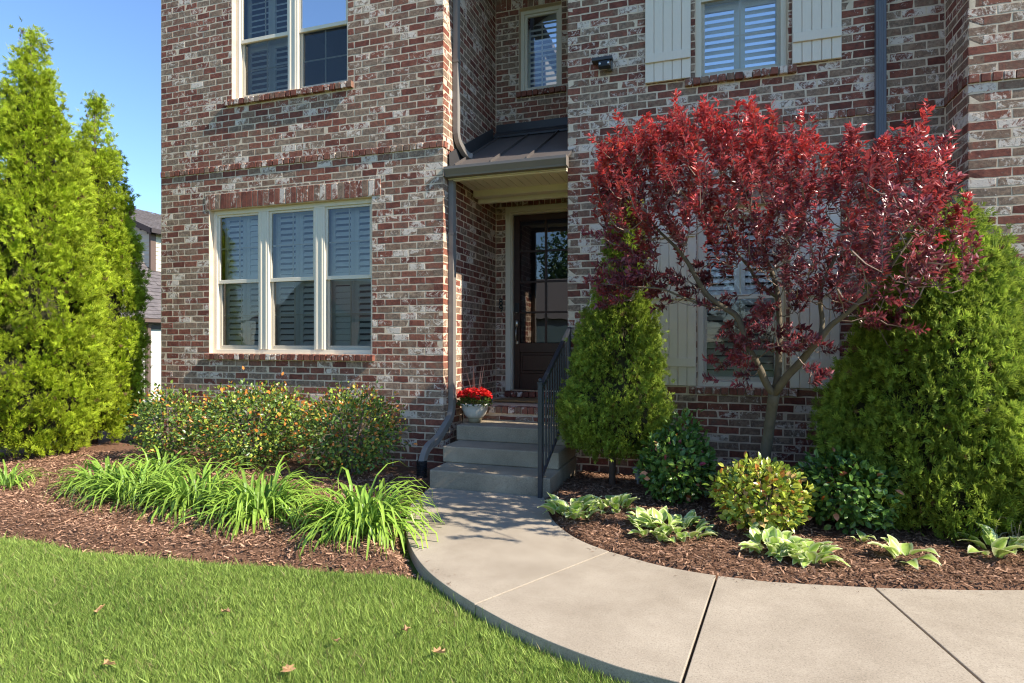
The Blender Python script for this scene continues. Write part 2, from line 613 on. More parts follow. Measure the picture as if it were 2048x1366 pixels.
# lawn: one sheet to the horizon, fine near the camera
xs, ys = axis_steps(-500, 500, -9, 4, 0.12), axis_steps(-500, 500, 0.5, 7, 0.12)
X, Y = np.meshgrid(xs, ys)
P = np.stack([X.ravel(), Y.ravel()], 1)
V = np.concatenate([P, terrain(P)[:, None]], 1)
nx = len(xs)
i = np.arange((len(ys) - 1) * (nx - 1))
a = (i // (nx - 1)) * nx + i % (nx - 1)
lawn_me = np_mesh('lawn', V, np.stack([a, a + 1, a + nx + 1, a + nx], 1), TURF)
lawn_me.shade_smooth()
lawn = link('lawn', lawn_me)
tag(lawn, kind='structure')
bed_l = link('mulch_bed', grid_mesh('mulch_bed', -13, -1.5, 2.9, 8.5, 0.05, lambda P: bed_height(P, BED_L, 0.22), MULCH))
tag(bed_l, kind='structure')
bed_r = link('mulch_bed', grid_mesh('mulch_bed', -1.7, 4.6, 3.7, 6.7, 0.05, lambda P: bed_height(P, BED_R, 0.07), MULCH))
tag(bed_r, kind='structure')

# ------------------------------------------------------------------ walkway of concrete slabs
def prism(outline, z0, z1):
    n = len(outline)
    return MB().add([(x, y, z0) for x, y in outline] + [(x, y, z1) for x, y in outline],
                    [tuple(range(n))[::-1], tuple(range(n, 2 * n))] + [(k, (k + 1) % n, n + (k + 1) % n, n + k) for k in range(n)])
def densify(line, k=4):
    """Catmull-Rom through the points"""
    q = [np.array(p) for p in line]
    out = []
    for i in range(len(q) - 1):
        p0, p1, p2, p3 = q[max(i - 1, 0)], q[i], q[i + 1], q[min(i + 2, len(q) - 1)]
        for t in np.linspace(0, 1, k, endpoint=False):
            out.append(0.5 * (2 * p1 + (p2 - p0) * t + (2 * p0 - 5 * p1 + 4 * p2 - p3) * t * t + (3 * p1 - p0 - 3 * p2 + p3) * t ** 3))
    out.append(q[-1])
    return [tuple(p) for p in out]
base = WALK_OUT + WALK_IN[::-1]
path = prism([(x, y) for x, y in base], -0.16, -0.055).build('walkway', GROUT)
tag(path, kind='structure')
def cut(line, a, b):
    """part of a polyline between the points nearest a and b (list indices)"""
    return line[a:b + 1]
oi = {p: k for k, p in enumerate(WALK_OUT)}
slabs = [(0, 8, 0, 5, 0.0015), (8, 13, 5, 8, 0.0015), (13, 15, 8, 11, 0.005), (15, 18, 11, 15, 0.005)]
for n, (o0, o1, i0, i1, gap) in enumerate(slabs):
    out, inn = densify(cut(WALK_OUT, o0, o1)), densify(cut(WALK_IN, i0, i1))
    pts = out + inn[::-1]
    def pull(p, q, g):
        v = Vector(p) - Vector(q)
        return tuple(Vector(p) + v.normalized() * g)
    g0 = [0.0, 0.003, 0.007, 0.007][n]
    g1 = [0.003, 0.007, 0.007, 0.0][n]
    out[0], inn[0] = pull(out[0], out[1], -g0), pull(inn[0], inn[1], -g0)
    out[-1], inn[-1] = pull(out[-1], out[-2], -g1), pull(inn[-1], inn[-2], -g1)
    pts = out + inn[::-1]
    o = prism(pts, -0.10, 0.0 - 0.0008 * n).build('slab', WALK, path, bevel=0.004, segs=2)

# ------------------------------------------------------------------ house
C_H, L_B, JT = 0.0794, 0.203, 0.0105           # course height, brick length with joint, joint
XB0, XB1, YB = -6.879, -2.80, 6.08             # bay front
YM, XM0, XM1 = 6.48, -1.485, 2.06              # main front
YW, YK = 5.97, 7.80                            # wing front, porch back wall
ZT = 6.9
house = empty('brick_house', (-2.4, 6.6, 0), 'two storey tumbled red and grey brick house with cream windows and a covered front porch', 'house')

def rects_minus(rs, op):
    out = []
    for (a, b, c, d) in rs:
        x0, x1, z0, z1 = op
        if x1 <= a or x0 >= b or z1 <= c or z0 >= d:
            out.append((a, b, c, d)); continue
        if x0 > a: out.append((a, x0, c, d))
        if x1 < b: out.append((x1, b, c, d))
        m0, m1 = max(a, x0), min(b, x1)
        if z0 > c: out.append((m0, m1, c, z0))
        if z1 < d: out.append((m0, m1, z1, d))
    return out

BR = []      # every brick: wall name, frame (origin function id), rect, proud, depth

def wall_point(fr, a, z, d):
    kind, o = fr
    if kind == 'F': return (a, o - d, z)                 # front wall, faces -Y
    if kind == 'E': return (o + d, a, z)                 # faces +X
    return (o - d, a, z)                                 # 'W' faces -X

def lay(wall, fr, a0, a1, z0, z1, ops, shift=0.0, alt=(0, 0)):
    """running bond with openings; alt: corner lap at each end alternates by course"""
    k0, k1 = int(math.floor(z0 / C_H + 1e-6)), int(math.ceil(z1 / C_H))
    for k in range(k0, k1):
        zb, zt = max(k * C_H, z0), min((k + 1) * C_H, z1)
        odd = k % 2
        e = JT / 2
        lo = a0 + (0 if alt[0] == 0 else (alt[0] if odd else -e) if alt[0] > 0 else (alt[0] - e if odd else 0))
        hi = a1 - (0 if alt[1] == 0 else (alt[1] if odd else -e))
        off = shift + (L_B / 2 if odd else 0)
        x = math.floor((lo - off) / L_B) * L_B + off
        edges = [lo]
        while x < hi - 0.045:
            if x > lo + 0.045:
                edges.append(x)
            x += L_B
        edges.append(hi)
        for xa, xb in zip(edges, edges[1:]):
            for r in [(xa, xb, zb, zt)] if not ops else _cut((xa, xb, zb, zt), ops):
                if r[1] - r[0] > 0.028 and r[3] - r[2] > 0.030:
                    BR.append((wall, fr, r, 0.0, rnd.random()))

def _cut(r, ops):
    rs = [r]
    for op in ops:
        rs = rects_minus(rs, op)
    return rs

def row(wall, fr, a0, a1, z0, z1, pitch, proud, alt=False):
    n = max(1, round((a1 - a0) / pitch))
    for q in range(n):
        BR.append((wall, fr, (a0 + (a1 - a0) * q / n, a0 + (a1 - a0) * (q + 1) / n, z0, z1), proud, rnd.random() * 0.45 + (0.05 if rnd.random() < 0.7 else 0.4)))

def mortar_wall(name, fr, a0, a1, z0, z1, ops, d0=0.0011, d1=0.14):
    """mortar slab with openings; the brick faces stand proud of it"""
    xs = sorted({a0, a1, *[min(max(v, a0), a1) for o in ops for v in o[:2]]})
    zs = sorted({z0, z1, *[min(max(v, z0), z1) for o in ops for v in o[2:]]})
    solid = {}
    for i in range(len(xs) - 1):
        for j in range(len(zs) - 1):
            cx, cz = (xs[i] + xs[i + 1]) / 2, (zs[j] + zs[j + 1]) / 2
            solid[i, j] = not any(o[0] < cx < o[1] and o[2] < cz < o[3] for o in ops)
    mb = MB()
    pt = lambda a, z, d: wall_point(fr, a, z, -d)
    for (i, j), s in solid.items():
        if not s: continue
        x0, x1, c0, c1 = xs[i], xs[i + 1], zs[j], zs[j + 1]
        mb.quad(pt(x0, c0, d0), pt(x1, c0, d0), pt(x1, c1, d0), pt(x0, c1, d0))
        mb.quad(pt(x0, c0, d1), pt(x1, c0, d1), pt(x1, c1, d1), pt(x0, c1, d1))
        for di, dj, p, q in ((-1, 0, (x0, c0), (x0, c1)), (1, 0, (x1, c0), (x1, c1)), (0, -1, (x0, c0), (x1, c0)), (0, 1, (x0, c1), (x1, c1))):
            if not solid.get((i + di, j + dj), False):
                mb.quad(pt(*p, d0), pt(*q, d0), pt(*q, d1), pt(*p, d1))
    me = mb.mesh(name, MORTAR)
    return link(name, me, house)

WALLS = {}
# openings: window rects; sills, lintels and bands are laid as rows of their own
W_BL = (-6.075, -3.705, 1.270, 3.097)      # lower window of the bay
W_BU = (-5.715, -4.030, 4.455, 6.45)       # upper window of the bay
W_MU = (-0.135, 0.735, 4.133, 5.9)         # upper window of the main wall
W_ML = (-0.112, 0.715, 0.957, 2.80)        # lower window of the main wall
W_K = (-2.462, -1.872, 4.815, 5.955)       # window above the porch roof
D_K = (-2.655, -1.565, 0.700, 3.262)       # front door with its casing
ZBAND = (45 * C_H, 46 * C_H)
def grow(w, s=0, t=0, side=0):
    return (w[0] - side, w[1] + side, w[2] - s, w[3] + t)

# bay front
F = ('F', YB)
sill_bl, lin_bl = (-6.115, -3.66, 1.191, 1.270), (-6.14, -3.585, 3.097, 3.297)
sill_bu = (-5.80, -3.94, 4.376, 4.455)
ops = [W_BL, W_BU, sill_bl, lin_bl, sill_bu, (-9, 0, *ZBAND)]
lay('bay_wall', F, XB0, XB1, -0.2, ZT, ops, 0.02, (0, 0.10))
row('bay_wall', F, *sill_bl, 0.079, 0.050); row('bay_wall', F, *sill_bu, 0.079, 0.050)
row('bay_wall', F, *lin_bl, 0.0815, 0.007)
row('bay_wall', F, XB0, XB1, *ZBAND, 0.0815, 0.016)
WALLS['bay_wall'] = mortar_wall('bay_wall', F, XB0, XB1 - 0.010, -0.2, ZT, [W_BL, W_BU])
# porch side wall, faces +X; the far half is above the porch floor
F = ('E', XB1)
lay('porch_side_wall', F, YB + 0.1, YK, -0.2, ZT, [(YB - 0.1, YB + 0.24, *ZBAND)], 0.06, (-0.10, 0))
row('porch_side_wall', F, YB, YB + 0.24, *ZBAND, 0.0815, 0.016)
WALLS['porch_side_wall'] = mortar_wall('porch_side_wall', F, YB + 0.004, YK + 0.2, -0.2, ZT, [])
# porch back wall
F = ('F', YK)
sill_k, lin_k, lin_d = (-2.50, -1.80, 4.736, 4.815), (-2.80, -1.485, 5.955, 6.15), (-2.80, -1.485, 3.262, 3.415)
ops = [W_K, D_K, sill_k, lin_k, lin_d]
lay('porch_back_wall', F, XB1, XM0, 0.5, ZT, ops, 0.03)
row('porch_back_wall', F, *sill_k, 0.079, 0.045); row('porch_back_wall', F, *lin_k, 0.079, 0.004); row('porch_back_wall', F, *lin_d, 0.079, 0.004)
WALLS['porch_back_wall'] = mortar_wall('porch_back_wall', F, XB1 - 0.13, XM0 + 0.13, 0.4, ZT, [W_K, D_K])
# main front wall
F = ('F', YM)
sill_mu, sill_ml = (-0.245, 0.815, 4.054, 4.133), (-0.205, 0.815, 0.878, 0.957)
lin_ml = (-0.30, 0.88, 2.80, 2.995)
ops = [W_MU, W_ML, sill_mu, sill_ml, lin_ml, (-1.17, XM1, *ZBAND)]
lay('main_wall', F, XM0, XM1, -0.2, 6.5, ops, 0.085, (0.10, 0))
row('main_wall', F, *sill_mu, 0.079, 0.050); row('main_wall', F, *sill_ml, 0.079, 0.050)
row('main_wall', F, *lin_ml, 0.079, 0.010)
row('main_wall', F, -1.17, XM1, *ZBAND, 0.0815, 0.016)
WALLS['main_wall'] = mortar_wall('main_wall', F, XM0 + 0.010, XM1 + 0.13, -0.2, 6.5, [W_MU, W_ML])
F = ('W', XM0)
lay('porch_right_wall', F, YM + 0.1, YK, 0.0, 6.5, [], 0.05, (-0.10, 0))
WALLS['porch_right_wall'] = mortar_wall('porch_right_wall', F, YM + 0.004, YK + 0.2, -0.2, 6.5, [])
# wing front and its return
F = ('F', YW)
lay('wing_wall', F, XM1, 4.2, -0.2, ZT + 1.3, [(XM1 - 0.1, 9, *ZBAND)], 0.03, (0.10, 0))
row('wing_wall', F, XM1, 4.2, *ZBAND, 0.0815, 0.016)
WALLS['wing_wall'] = mortar_wall('wing_wall', F, XM1 + 0.010, 8.0, -0.2, ZT, [])
F = ('W', XM1)
lay('wing_return_wall', F, YW + 0.1, YM, -0.2, ZT, [(YW - 0.1, YM, *ZBAND)], 0.02, (-0.10, 0))
row('wing_return_wall', F, YW + 0.01, YM, *ZBAND, 0.0815, 0.016)
WALLS['wing_return_wall'] = mortar_wall('wing_return_wall', F, YW + 0.004, YM + 0.13, -0.2, ZT, [])

# brick floor of the porch: a stretcher course, a rowlock edge, then the rowlock under the door
porch = MB().box(XB1 + 0.012, XM0 - 0.012, 6.612, YK - 0.01, 0.3, 0.655).build('porch_floor', MORTAR, house)
WALLS['porch_floor'] = porch
WALLS['door_threshold'] = porch
F = ('F', 6.60)
lay('porch_floor', F, -2.775, -1.50, 0.502, 0.582, [], 0.11)
for q in range(16):
    w = 1.275 / 16
    BR.append(('porch_floor', ('F', 6.60), (-2.775 + q * w, -2.775 + (q + 1) * w, 0.582, 0.668), 0.012, 0.25 + 0.35 * rnd.random()))
for q in range(13):
    w = 1.16 / 13
    BR.append(('porch_floor', ('F', 7.74), (-2.66 + q * w, -2.66 + (q + 1) * w, 0.668, 0.745), 0.0, 0.35 * rnd.random()))

# ---- turn the brick list into meshes: the 300 that show largest as objects of their own, the rest joined
TH = rad(18.2)
CS, SN = math.cos(TH), math.sin(TH)
def project(p):
    x, y, z = p
    zc = -x * SN + y * CS
    xc = x * CS + y * SN
    return 512 + 600 * xc / zc, 341.5 - 600 * (z - 1.42) / zc
HIDE = [[(590, 170), (600, 130), (700, 90), (900, 130), (960, 240), (1024, 380), (1024, 683), (560, 683), (560, 330), (590, 250)],
        [(0, 683), (0, 395), (160, 400), (400, 400), (430, 460), (430, 683)], [(430, 683), (460, 395), (560, 395), (560, 683)]]
EXTRA = [[(650, 385), (840, 385), (830, 480), (650, 480)]]            # brick seen under the window between the shrubs

def brick_verts(b):
    wall, fr, (a0, a1, z0, z1), proud, t = b
    j = JT / 2
    a0, a1, z0, z1 = a0 + j, a1 - j, z0 + j, z1 - j
    n = 4
    L, H = a1 - a0, z1 - z0
    ring = []
    for k in range(n):
        u = k / (n - 1)
        ring.append((a0 + L * u, z0))
    for k in range(n):
        u = 1 - k / (n - 1)
        ring.append((a0 + L * u, z1))
    out = []
    e = min(0.003, H * 0.1)
    jit = [(rnd.gauss(0, 0.0028), rnd.gauss(0, 0.0019)) for _ in ring]
    dj = rnd.gauss(0, 0.00025)
    tilt = rnd.gauss(0, 0.0004)
    cx, cz = (a0 + a1) / 2, (z0 + z1) / 2
    for layer in range(3):
        for (x, z), (jx, jz) in zip(ring, jit):
            sx, sz = (1 if x < cx - L * 0.49 else -1 if x > cx + L * 0.49 else 0), (1 if z < cz else -1)
            f = e if layer == 0 else 0.0
            d = proud + dj + tilt * (x - cx) / max(L, 0.05) * 2 + (0.0002 * jx / 0.0028) - (0.0022 if layer == 1 else 0.115 + proud if layer == 2 else 0)
            s = 0 if layer == 2 else 1
            out.append(wall_point(fr, x + jx * s + sx * f, z + jz * s + sz * f, d))
    return out
BF = []
for k in range(3):
    BF.append((k, k + 1, 6 - k, 7 - k))
for layer in (0, 8):
    for k in range(8):
        BF.append((layer + k, layer + (k + 1) % 8, layer + 8 + (k + 1) % 8, layer + 8 + k))
BF = np.array(BF)
score = []
for q, b in enumerate(BR):
    wall, fr, (a0, a1, z0, z1), proud, t = b
    c = project(wall_point(fr, (a0 + a1) / 2, (z0 + z1) / 2, 0))
    pp = [project(wall_point(fr, x, z, 0)) for x, z in ((a0, z0), (a1, z0), (a1, z1), (a0, z1))]
    area = abs(sum(pp[m - 1][0] * pp[m][1] - pp[m][0] * pp[m - 1][1] for m in range(4))) / 2
    vis = 3 < c[0] < 1021 and 3 < c[1] < 680
    cp = np.array([c])
    if any(inside(h, cp)[0] for h in HIDE) and not any(inside(h, cp)[0] for h in EXTRA):
        vis = False
    if wall == 'porch_right_wall':
        vis = False
    score.append(area if vis else -1)
order = sorted(range(len(BR)), key=lambda q: -score[q])
single = set(q for q in order[:300] if score[q] > 0)
bulk = {}
def brick_col(t):
    w = rnd.random()
    wash = 0.22 * rnd.random() if w < 0.58 else 0.34 + 0.26 * rnd.random() if w < 0.86 else 0.62 + 0.30 * rnd.random()
    return (t, wash, rnd.random())
for q, b in enumerate(BR):
    vs = brick_verts(b)
    col = brick_col(b[4])
    if q in single:
        V = np.array(vs)
        me = np_mesh('brick', V, BF, BRICK, np.array([col] * 24))
        link('brick', me, WALLS[b[0]], V[:8].mean(0))
    else:
        bulk.setdefault(b[0], []).append((vs, col))
for wall, lst in bulk.items():
    V = np.array([v for vs, c in lst for v in vs])
    Cc = np.repeat(np.array([c for vs, c in lst]), 24, axis=0)
    FF = (BF[None] + (np.arange(len(lst)) * 24)[:, None, None]).reshape(-1, 4)
    o = link('brickwork', np_mesh('brickwork', V, FF, BRICK, Cc), WALLS[wall])
    tag(o, kind='stuff')

# ---- closed shell behind the fronts: sides, floors and roof
shell = MB()
shell.box(XB0 + 0.01, XB0 + 0.14, YB + 0.14, 14, -1.0, ZT)
shell.box(XB1 - 0.14, XB1 - 0.13, YK, 14, -0.1, ZT)
shell.box(XM0 + 0.13, XM0 + 0.14, YK, 14, -0.1, 6.5)
shell.box(7.86, 8.0, YW + 0.14, 14, -0.2, ZT)
shell.box(XB0 + 0.14, 7.86, 13.9, 14, -0.2, ZT)
shell.box(XB0 + 0.14, XB1 - 0.14, YB + 0.6, 13.9, 3.45, 3.55)
shell.box(XM0 + 0.14, 7.86, YM + 0.6, 13.9, 3.45, 3.55)
shell.box(XB0 + 0.14, 7.86, YK + 0.3, 13.9, 0.3, 0.4)
shell.build('inner_walls', INTER, house)
roofm = plain('dark_roof_shingle', (0.09, 0.08, 0.078), 0.95, 0.25, 12)
def gable_roof(x0, x1, y0, y1, z0, zr):
    xc = (x0 + x1) / 2
    t = 0.12
    mb = MB()
    for sx, xe in ((0, x0), (1, x1)):
        vs = [(xe, y0, z0), (xc, y0, zr), (xc, y1, zr), (xe, y1, z0)]
        mb.add(vs + [(x, y, z + t) for x, y, z in vs], [(0, 1, 2, 3), (4, 5, 6, 7), (0, 1, 5, 4), (1, 2, 6, 5), (2, 3, 7, 6), (3, 0, 4, 7)])
    return mb
gable_roof(XB0 - 0.05, XB1 + 0.02, YB - 0.04, 14, ZT, ZT + 2.2).build('roof', roofm, house)
gable_roof(XM1 - 0.02, 8.05, YW - 0.04, 14, ZT, ZT + 3.6).build('roof', roofm, house)
gm = MB()
for x0, x1, y, zr in ((XB0, XB1, YB, ZT + 2.2), (XM1, 8.0, YW, ZT + 3.6)):
    xc = (x0 + x1) / 2
    gm.add([(x0, y, ZT), (x1, y, ZT), (xc, y, zr), (x0, y + .1, ZT), (x1, y + .1, ZT), (xc, y + .1, zr)], [(0, 1, 2), (5, 4, 3), (0, 3, 4, 1), (1, 4, 5, 2), (2, 5, 3, 0)])
gm.build('gable', MORTAR, house)
MB().add([(XB1, YM - 0.45, 6.52), (XM1, YM - 0.45, 6.52), (XM1, 10.5, 9.2), (XB1, 10.5, 9.2), (XB1, YM - 0.45, 6.66), (XM1, YM - 0.45, 6.66), (XM1, 10.5, 9.34), (XB1, 10.5, 9.34)],
         [(0, 1, 2, 3), (4, 5, 6, 7), (0, 1, 5, 4), (1, 2, 6, 5), (2, 3, 7, 6), (3, 0, 4, 7)]).build('roof', roofm, house)
MB().box(XM0, XM1, YM - 0.42, YM + 0.1, 6.45, 6.515).build('eave_soffit', SOFFIT, house)

# ------------------------------------------------------------------ windows with plantation shutters
LOUVER = {}
def louver(x0, x1, y, z, parent, tilt):
    w = round(x1 - x0, 3)
    key = (w, round(tilt, 2))
    if key not in LOUVER:
        mb = MB()
        c, s = math.cos(tilt), math.sin(tilt)
        prof = [(-0.036, 0), (-0.02, 0.0045), (0.02, 0.0045), (0.036, 0), (0.02, -0.0045), (-0.02, -0.0045)]
        n = len(prof)
        vs = [(x, a * c - b * s, a * s + b * c) for x in (-w / 2, w / 2) for a, b in prof]
        mb.add(vs, [tuple(range(n))[::-1], tuple(range(n, 2 * n))] + [(k, (k + 1) % n, n + (k + 1) % n, n + k) for k in range(n)])
        LOUVER[key] = mb.mesh('louver', INSHUT)
    o = bpy.data.objects.new('louver', LOUVER[key])
    o.location = Vector(((x0 + x1) / 2, y, z)) - ORIGIN[parent.name]
    o.parent = parent
    COL.objects.link(o)

def window(w, yw, mulls, rail, jamb=0.055, louvers=None, grid=True, split_rail=None, tilt=0.6, zmax=99, cols=2, glass=None):
    x0, x1, z0, z1 = w
    yf = yw + 0.07
    mb = MB().ring(x0, x1, yf, yf + 0.09, z0, z1, jamb, 0.05)
    edges = [x0 + jamb] + [v for m in mulls for v in m] + [x1 - jamb]
    for a, b in mulls:
        mb.box(a, b, yf - 0.004, yf + 0.09, z0 + 0.051, z1 - jamb - 0.001)
        for g in (0.25, 0.75):
            xg = a + (b - a) * g
            mb.box(xg - 0.012, xg + 0.012, yf - 0.010, yf - 0.004, z0 + 0.052, z1 - jamb - 0.002)
    win = mb.build('window', TRIM, house, org=((x0 + x1) / 2, yw, z0), bevel=0.003, segs=1)
    lou = louvers if louvers is not None else [True] * (len(edges) // 2)
    for k in range(0, len(edges), 2):
        a, b = edges[k], edges[k + 1]
        zb, zt = z0 + 0.05, z1 - jamb
        zr = rail
        if zr:
            up = MB().ring(a, b, yf + 0.02, yf + 0.05, zr - 0.022, zt, 0.028, 0.046)
            up.build('sash', TRIM, win, bevel=0.002, segs=1)
            lo = MB().ring(a, b, yf + 0.052, yf + 0.082, zb, zr + 0.02, 0.034, 0.05)
            lo.build('sash', TRIM, win, bevel=0.002, segs=1)
            parts = [(zr, zt, 0.035, 0.028), (zb, zr, 0.067, 0.034)]
        else:
            MB().ring(a, b, yf + 0.02, yf + 0.05, zb, zt, 0.036).build('sash', TRIM, win, bevel=0.002, segs=1)
            parts = [(zb, zt, 0.035, 0.03)]
        for pi, (pz0, pz1, dy, sw) in enumerate(parts):
            MB().quad((a + sw - 0.006, yf + dy, pz0 + 0.02), (b - sw + 0.006, yf + dy, pz0 + 0.02), (b - sw + 0.006, yf + dy, pz1 - 0.02), (a + sw - 0.006, yf + dy, pz1 - 0.02)).build('pane', glass or GLASS, win)
            if grid:
                xm = (a + b) / 2
                zm = (pz0 + pz1) / 2
                MB().box(xm - 0.008, xm + 0.008, yf + dy + 0.004, yf + dy + 0.010, pz0 + 0.022, pz1 - 0.022).build('muntin', TRIM, win)
                MB().box(a + sw, b - sw, yf + dy + 0.011, yf + dy + 0.016, zm - 0.008, zm + 0.008).build('muntin', TRIM, win)
            if pi == 1:
                MB().quad((a + 0.006, yf + 0.03, pz0 + 0.004), (b - 0.006, yf + 0.03, pz0 + 0.004), (b - 0.006, yf + 0.03, pz1 - 0.03), (a + 0.006, yf + 0.03, pz1 - 0.03)).build('insect_screen', SCREEN, win)
        # plantation shutters inside the room
        if lou[k // 2] is not False:
            ys = yf + 0.17
            n = cols
            wid = (b - a + 0.04) / n
            tiers = [(z0 + 0.02, (zr or (z0 + z1) / 2) - 0.0), ((zr or (z0 + z1) / 2) + 0.0, z1 - 0.02)] if z1 - z0 > 1.3 or split_rail else [(z0 + 0.02, z1 - 0.02)]
            for c in range(n):
                p0, p1 = a - 0.02 + c * wid, a - 0.02 + (c + 1) * wid
                for (t0, t1) in tiers:
                    if t0 > zmax: continue
                    MB().ring(p0 + 0.002, p1 - 0.002, ys - 0.014, ys + 0.014, t0 + 0.001, t1 - 0.001, 0.052, 0.075, 0.075).build('shutter_frame', INSHUT, win)
                    zz = t0 + 0.108
                    tl = tilt + (0.5 if rnd.random() < 0.12 else 0) + rnd.uniform(-0.06, 0.06)
                    while zz < t1 - 0.09:
                        if zz < zmax:
                            louver(p0 + 0.056, p1 - 0.056, ys, zz, win, tl)
                        zz += 0.0735
    return win

window(W_BL, YB, [(-5.365, -5.212), (-4.545, -4.392)], 2.185, tilt=0.88)
window(W_BU, YB, [(-4.925, -4.776)], 5.225, louvers=[True, False], tilt=0.85, zmax=6.2)
window(W_MU, YM, [], 4.985, tilt=0.95, zmax=5.5)
window(W_ML, YM, [], 1.88, tilt=0.95)
window(W_K, YK, [], None, tilt=0.85, cols=1, split_rail=None)

# exterior board and batten shutters
def shutter(x0, x1, z0, z1, battens, y=YM):
    n = 5
    root = MB().box(x0, x1, y - 0.022, y - 0.012, z0, z1).build('shutter', SHUT, house, org=((x0 + x1) / 2, y, z0))
    w = (x1 - x0) / n
    for k in range(n):
        MB().box(x0 + k * w + 0.0025, x0 + (k + 1) * w - 0.0025, y - 0.040, y - 0.022, z0, z1).build('board', SHUT, root, bevel=0.003, segs=1)
    for zb in battens:
        MB().box(x0 + 0.004, x1 - 0.004, y - 0.060, y - 0.040, zb, zb + 0.092).build('batten', SHUT, root, bevel=0.003, segs=1)
shutter(-0.643, -0.182, 4.14, 6.0, (4.340, 5.7))
shutter(0.772, 1.206, 4.14, 6.0, (4.340, 5.7))
shutter(-0.580, -0.128, 0.965, 2.79, (1.160, 1.86, 2.5))
shutter(0.752, 1.190, 0.965, 2.79, (1.160, 1.86, 2.5))

# ------------------------------------------------------------------ front door
x0, x1, z0, z1 = D_K
frame = MB()
frame.box(x0, x0 + 0.075, YK - 0.012, YK + 0.02, z0 + 0.046, z1); frame.box(x1 - 0.075, x1, YK - 0.012, YK + 0.02, z0 + 0.046, z1)
frame.box(x0 + 0.075, x1 - 0.075, YK - 0.012, YK + 0.02, z1 - 0.075, z1)
frame.box(x0 + 0.055, x0 + 0.090, YK + 0.021, YK + 0.13, z0 + 0.046, z1 - 0.06); frame.box(x1 - 0.090, x1 - 0.055, YK + 0.021, YK + 0.13, z0 + 0.046, z1 - 0.06)
frame.box(x0 + 0.091, x1 - 0.091, YK + 0.021, YK + 0.13, z1 - 0.10, z1 - 0.061)
frame.build('door_frame', TRIM, house, bevel=0.003, segs=1)
dx0, dx1, dz0, dz1 = x0 + 0.092, x1 - 0.092, 0.765, z1 - 0.102
yd = YK + 0.085
MB().box(dx0, dx1, YK - 0.02, YK + 0.12, 0.746, 0.762).build('door_sill', NICKEL, house)
gx0, gx1, gz0, gz1 = dx0 + 0.085, dx1 - 0.085, 1.400, 3.075
d = MB()
d.box(dx0, gx0, yd, yd + 0.045, dz0, dz1); d.box(gx1, dx1, yd, yd + 0.045, dz0, dz1)
d.box(gx0, gx1, yd, yd + 0.045, gz1, dz1); d.box(gx0, gx1, yd, yd + 0.045, 1.27, gz0)
d.box(gx0, gx1, yd, yd + 0.045, dz0, 0.985); d.box(gx0, gx1, yd + 0.018, yd + 0.04, 0.985, 1.27)
door = d.build('door', DOORWOOD, house, org=(dx0, yd, dz0), bevel=0.004, segs=1)
MB().box(gx0 + 0.035, gx1 - 0.035, yd + 0.004, yd + 0.018, 1.015, 1.24).build('panel', DOORWOOD, door, bevel=0.01, segs=1)
gw, gh = (gx1 - gx0) / 2, (gz1 - gz0) / 4
for k in (1,):
    MB().box(gx0 + k * gw - 0.016, gx0 + k * gw + 0.016, yd + 0.004, yd + 0.04, gz0, gz1).build('muntin', DOORWOOD, door, bevel=0.004, segs=1)
for k in (1, 2, 3):
    MB().box(gx0, gx1, yd + 0.007, yd + 0.037, gz0 + k * gh - 0.014, gz0 + k * gh + 0.014).build('muntin', DOORWOOD, door, bevel=0.004, segs=1)
for c in range(2):
    for k in range(4):
        MB().quad((gx0 + c * gw + 0.008, yd + 0.02, gz0 + k * gh + 0.007), (gx0 + (c + 1) * gw - 0.008, yd + 0.02, gz0 + k * gh + 0.007), (gx0 + (c + 1) * gw - 0.008, yd + 0.02, gz0 + (k + 1) * gh - 0.007), (gx0 + c * gw + 0.008, yd + 0.02, gz0 + (k + 1) * gh - 0.007)).build('pane', DOORGLASS, door)
hx = dx0 + 0.045
MB().lathe([(0.0, -0.055), (0.016, -0.05), (0.026, -0.02), (0.028, 0.0), (0.026, 0.02), (0.016, 0.05), (0.0, 0.055)], (hx, yd - 0.008, 1.665), 20).build('handle_plate', NICKEL, door, smooth=True)
MB().tube([(hx, yd - 0.01, 1.62), (hx, yd - 0.05, 1.58), (hx, yd - 0.055, 1.50), (hx, yd - 0.045, 1.44), (hx, yd - 0.005, 1.41)], 0.008, 8).build('handle', NICKEL, door, smooth=True)
MB().box(hx - 0.018, hx + 0.018, yd - 0.012, yd, 1.385, 1.425).build('handle_foot', NICKEL, door, bevel=0.005)
MB().box(hx - 0.03, hx + 0.03, yd - 0.022, yd, 1.82, 1.95).build('keypad_lock', BLACK, door, bevel=0.006)
MB().lathe([(0.0, 0.0), (0.013, 0.0), (0.013, 0.006), (0.0, 0.006)], (hx, yd - 0.024, 1.812), 14).build('lock_cylinder', NICKEL, door)

# stacked black house digits on the brick beside the door
def digit(x, z, kind, parent):
    mb = MB()
    n = 18
    if kind == '9':
        mb.tube([(x + 0.020 * math.cos(2 * math.pi * k / n), YK - 0.012, z + 0.024 + 0.020 * math.sin(2 * math.pi * k / n)) for k in range(n + 1)], 0.0075, 6)
        mb.tube([(x + 0.020, YK - 0.012, z + 0.024), (x + 0.018, YK - 0.012, z - 0.01), (x, YK - 0.012, z - 0.042)], 0.0075, 6)
    else:
        for r, dz in ((0.018, 0.024), (0.021, -0.020)):
            mb.tube([(x + r * math.cos(2 * math.pi * k / n), YK - 0.012, z + dz + r * math.sin(2 * math.pi * k / n)) for k in range(n + 1)], 0.0075, 6)
    return mb.build('digit', BLACK, parent, smooth=True)
num = empty('house_number', (-2.722, YK, 1.92), 'small black house number on the porch bricks left of the door casing', 'house number')
digit(-2.722, 1.965, '8', num)
digit(-2.722, 1.868, '9', num)

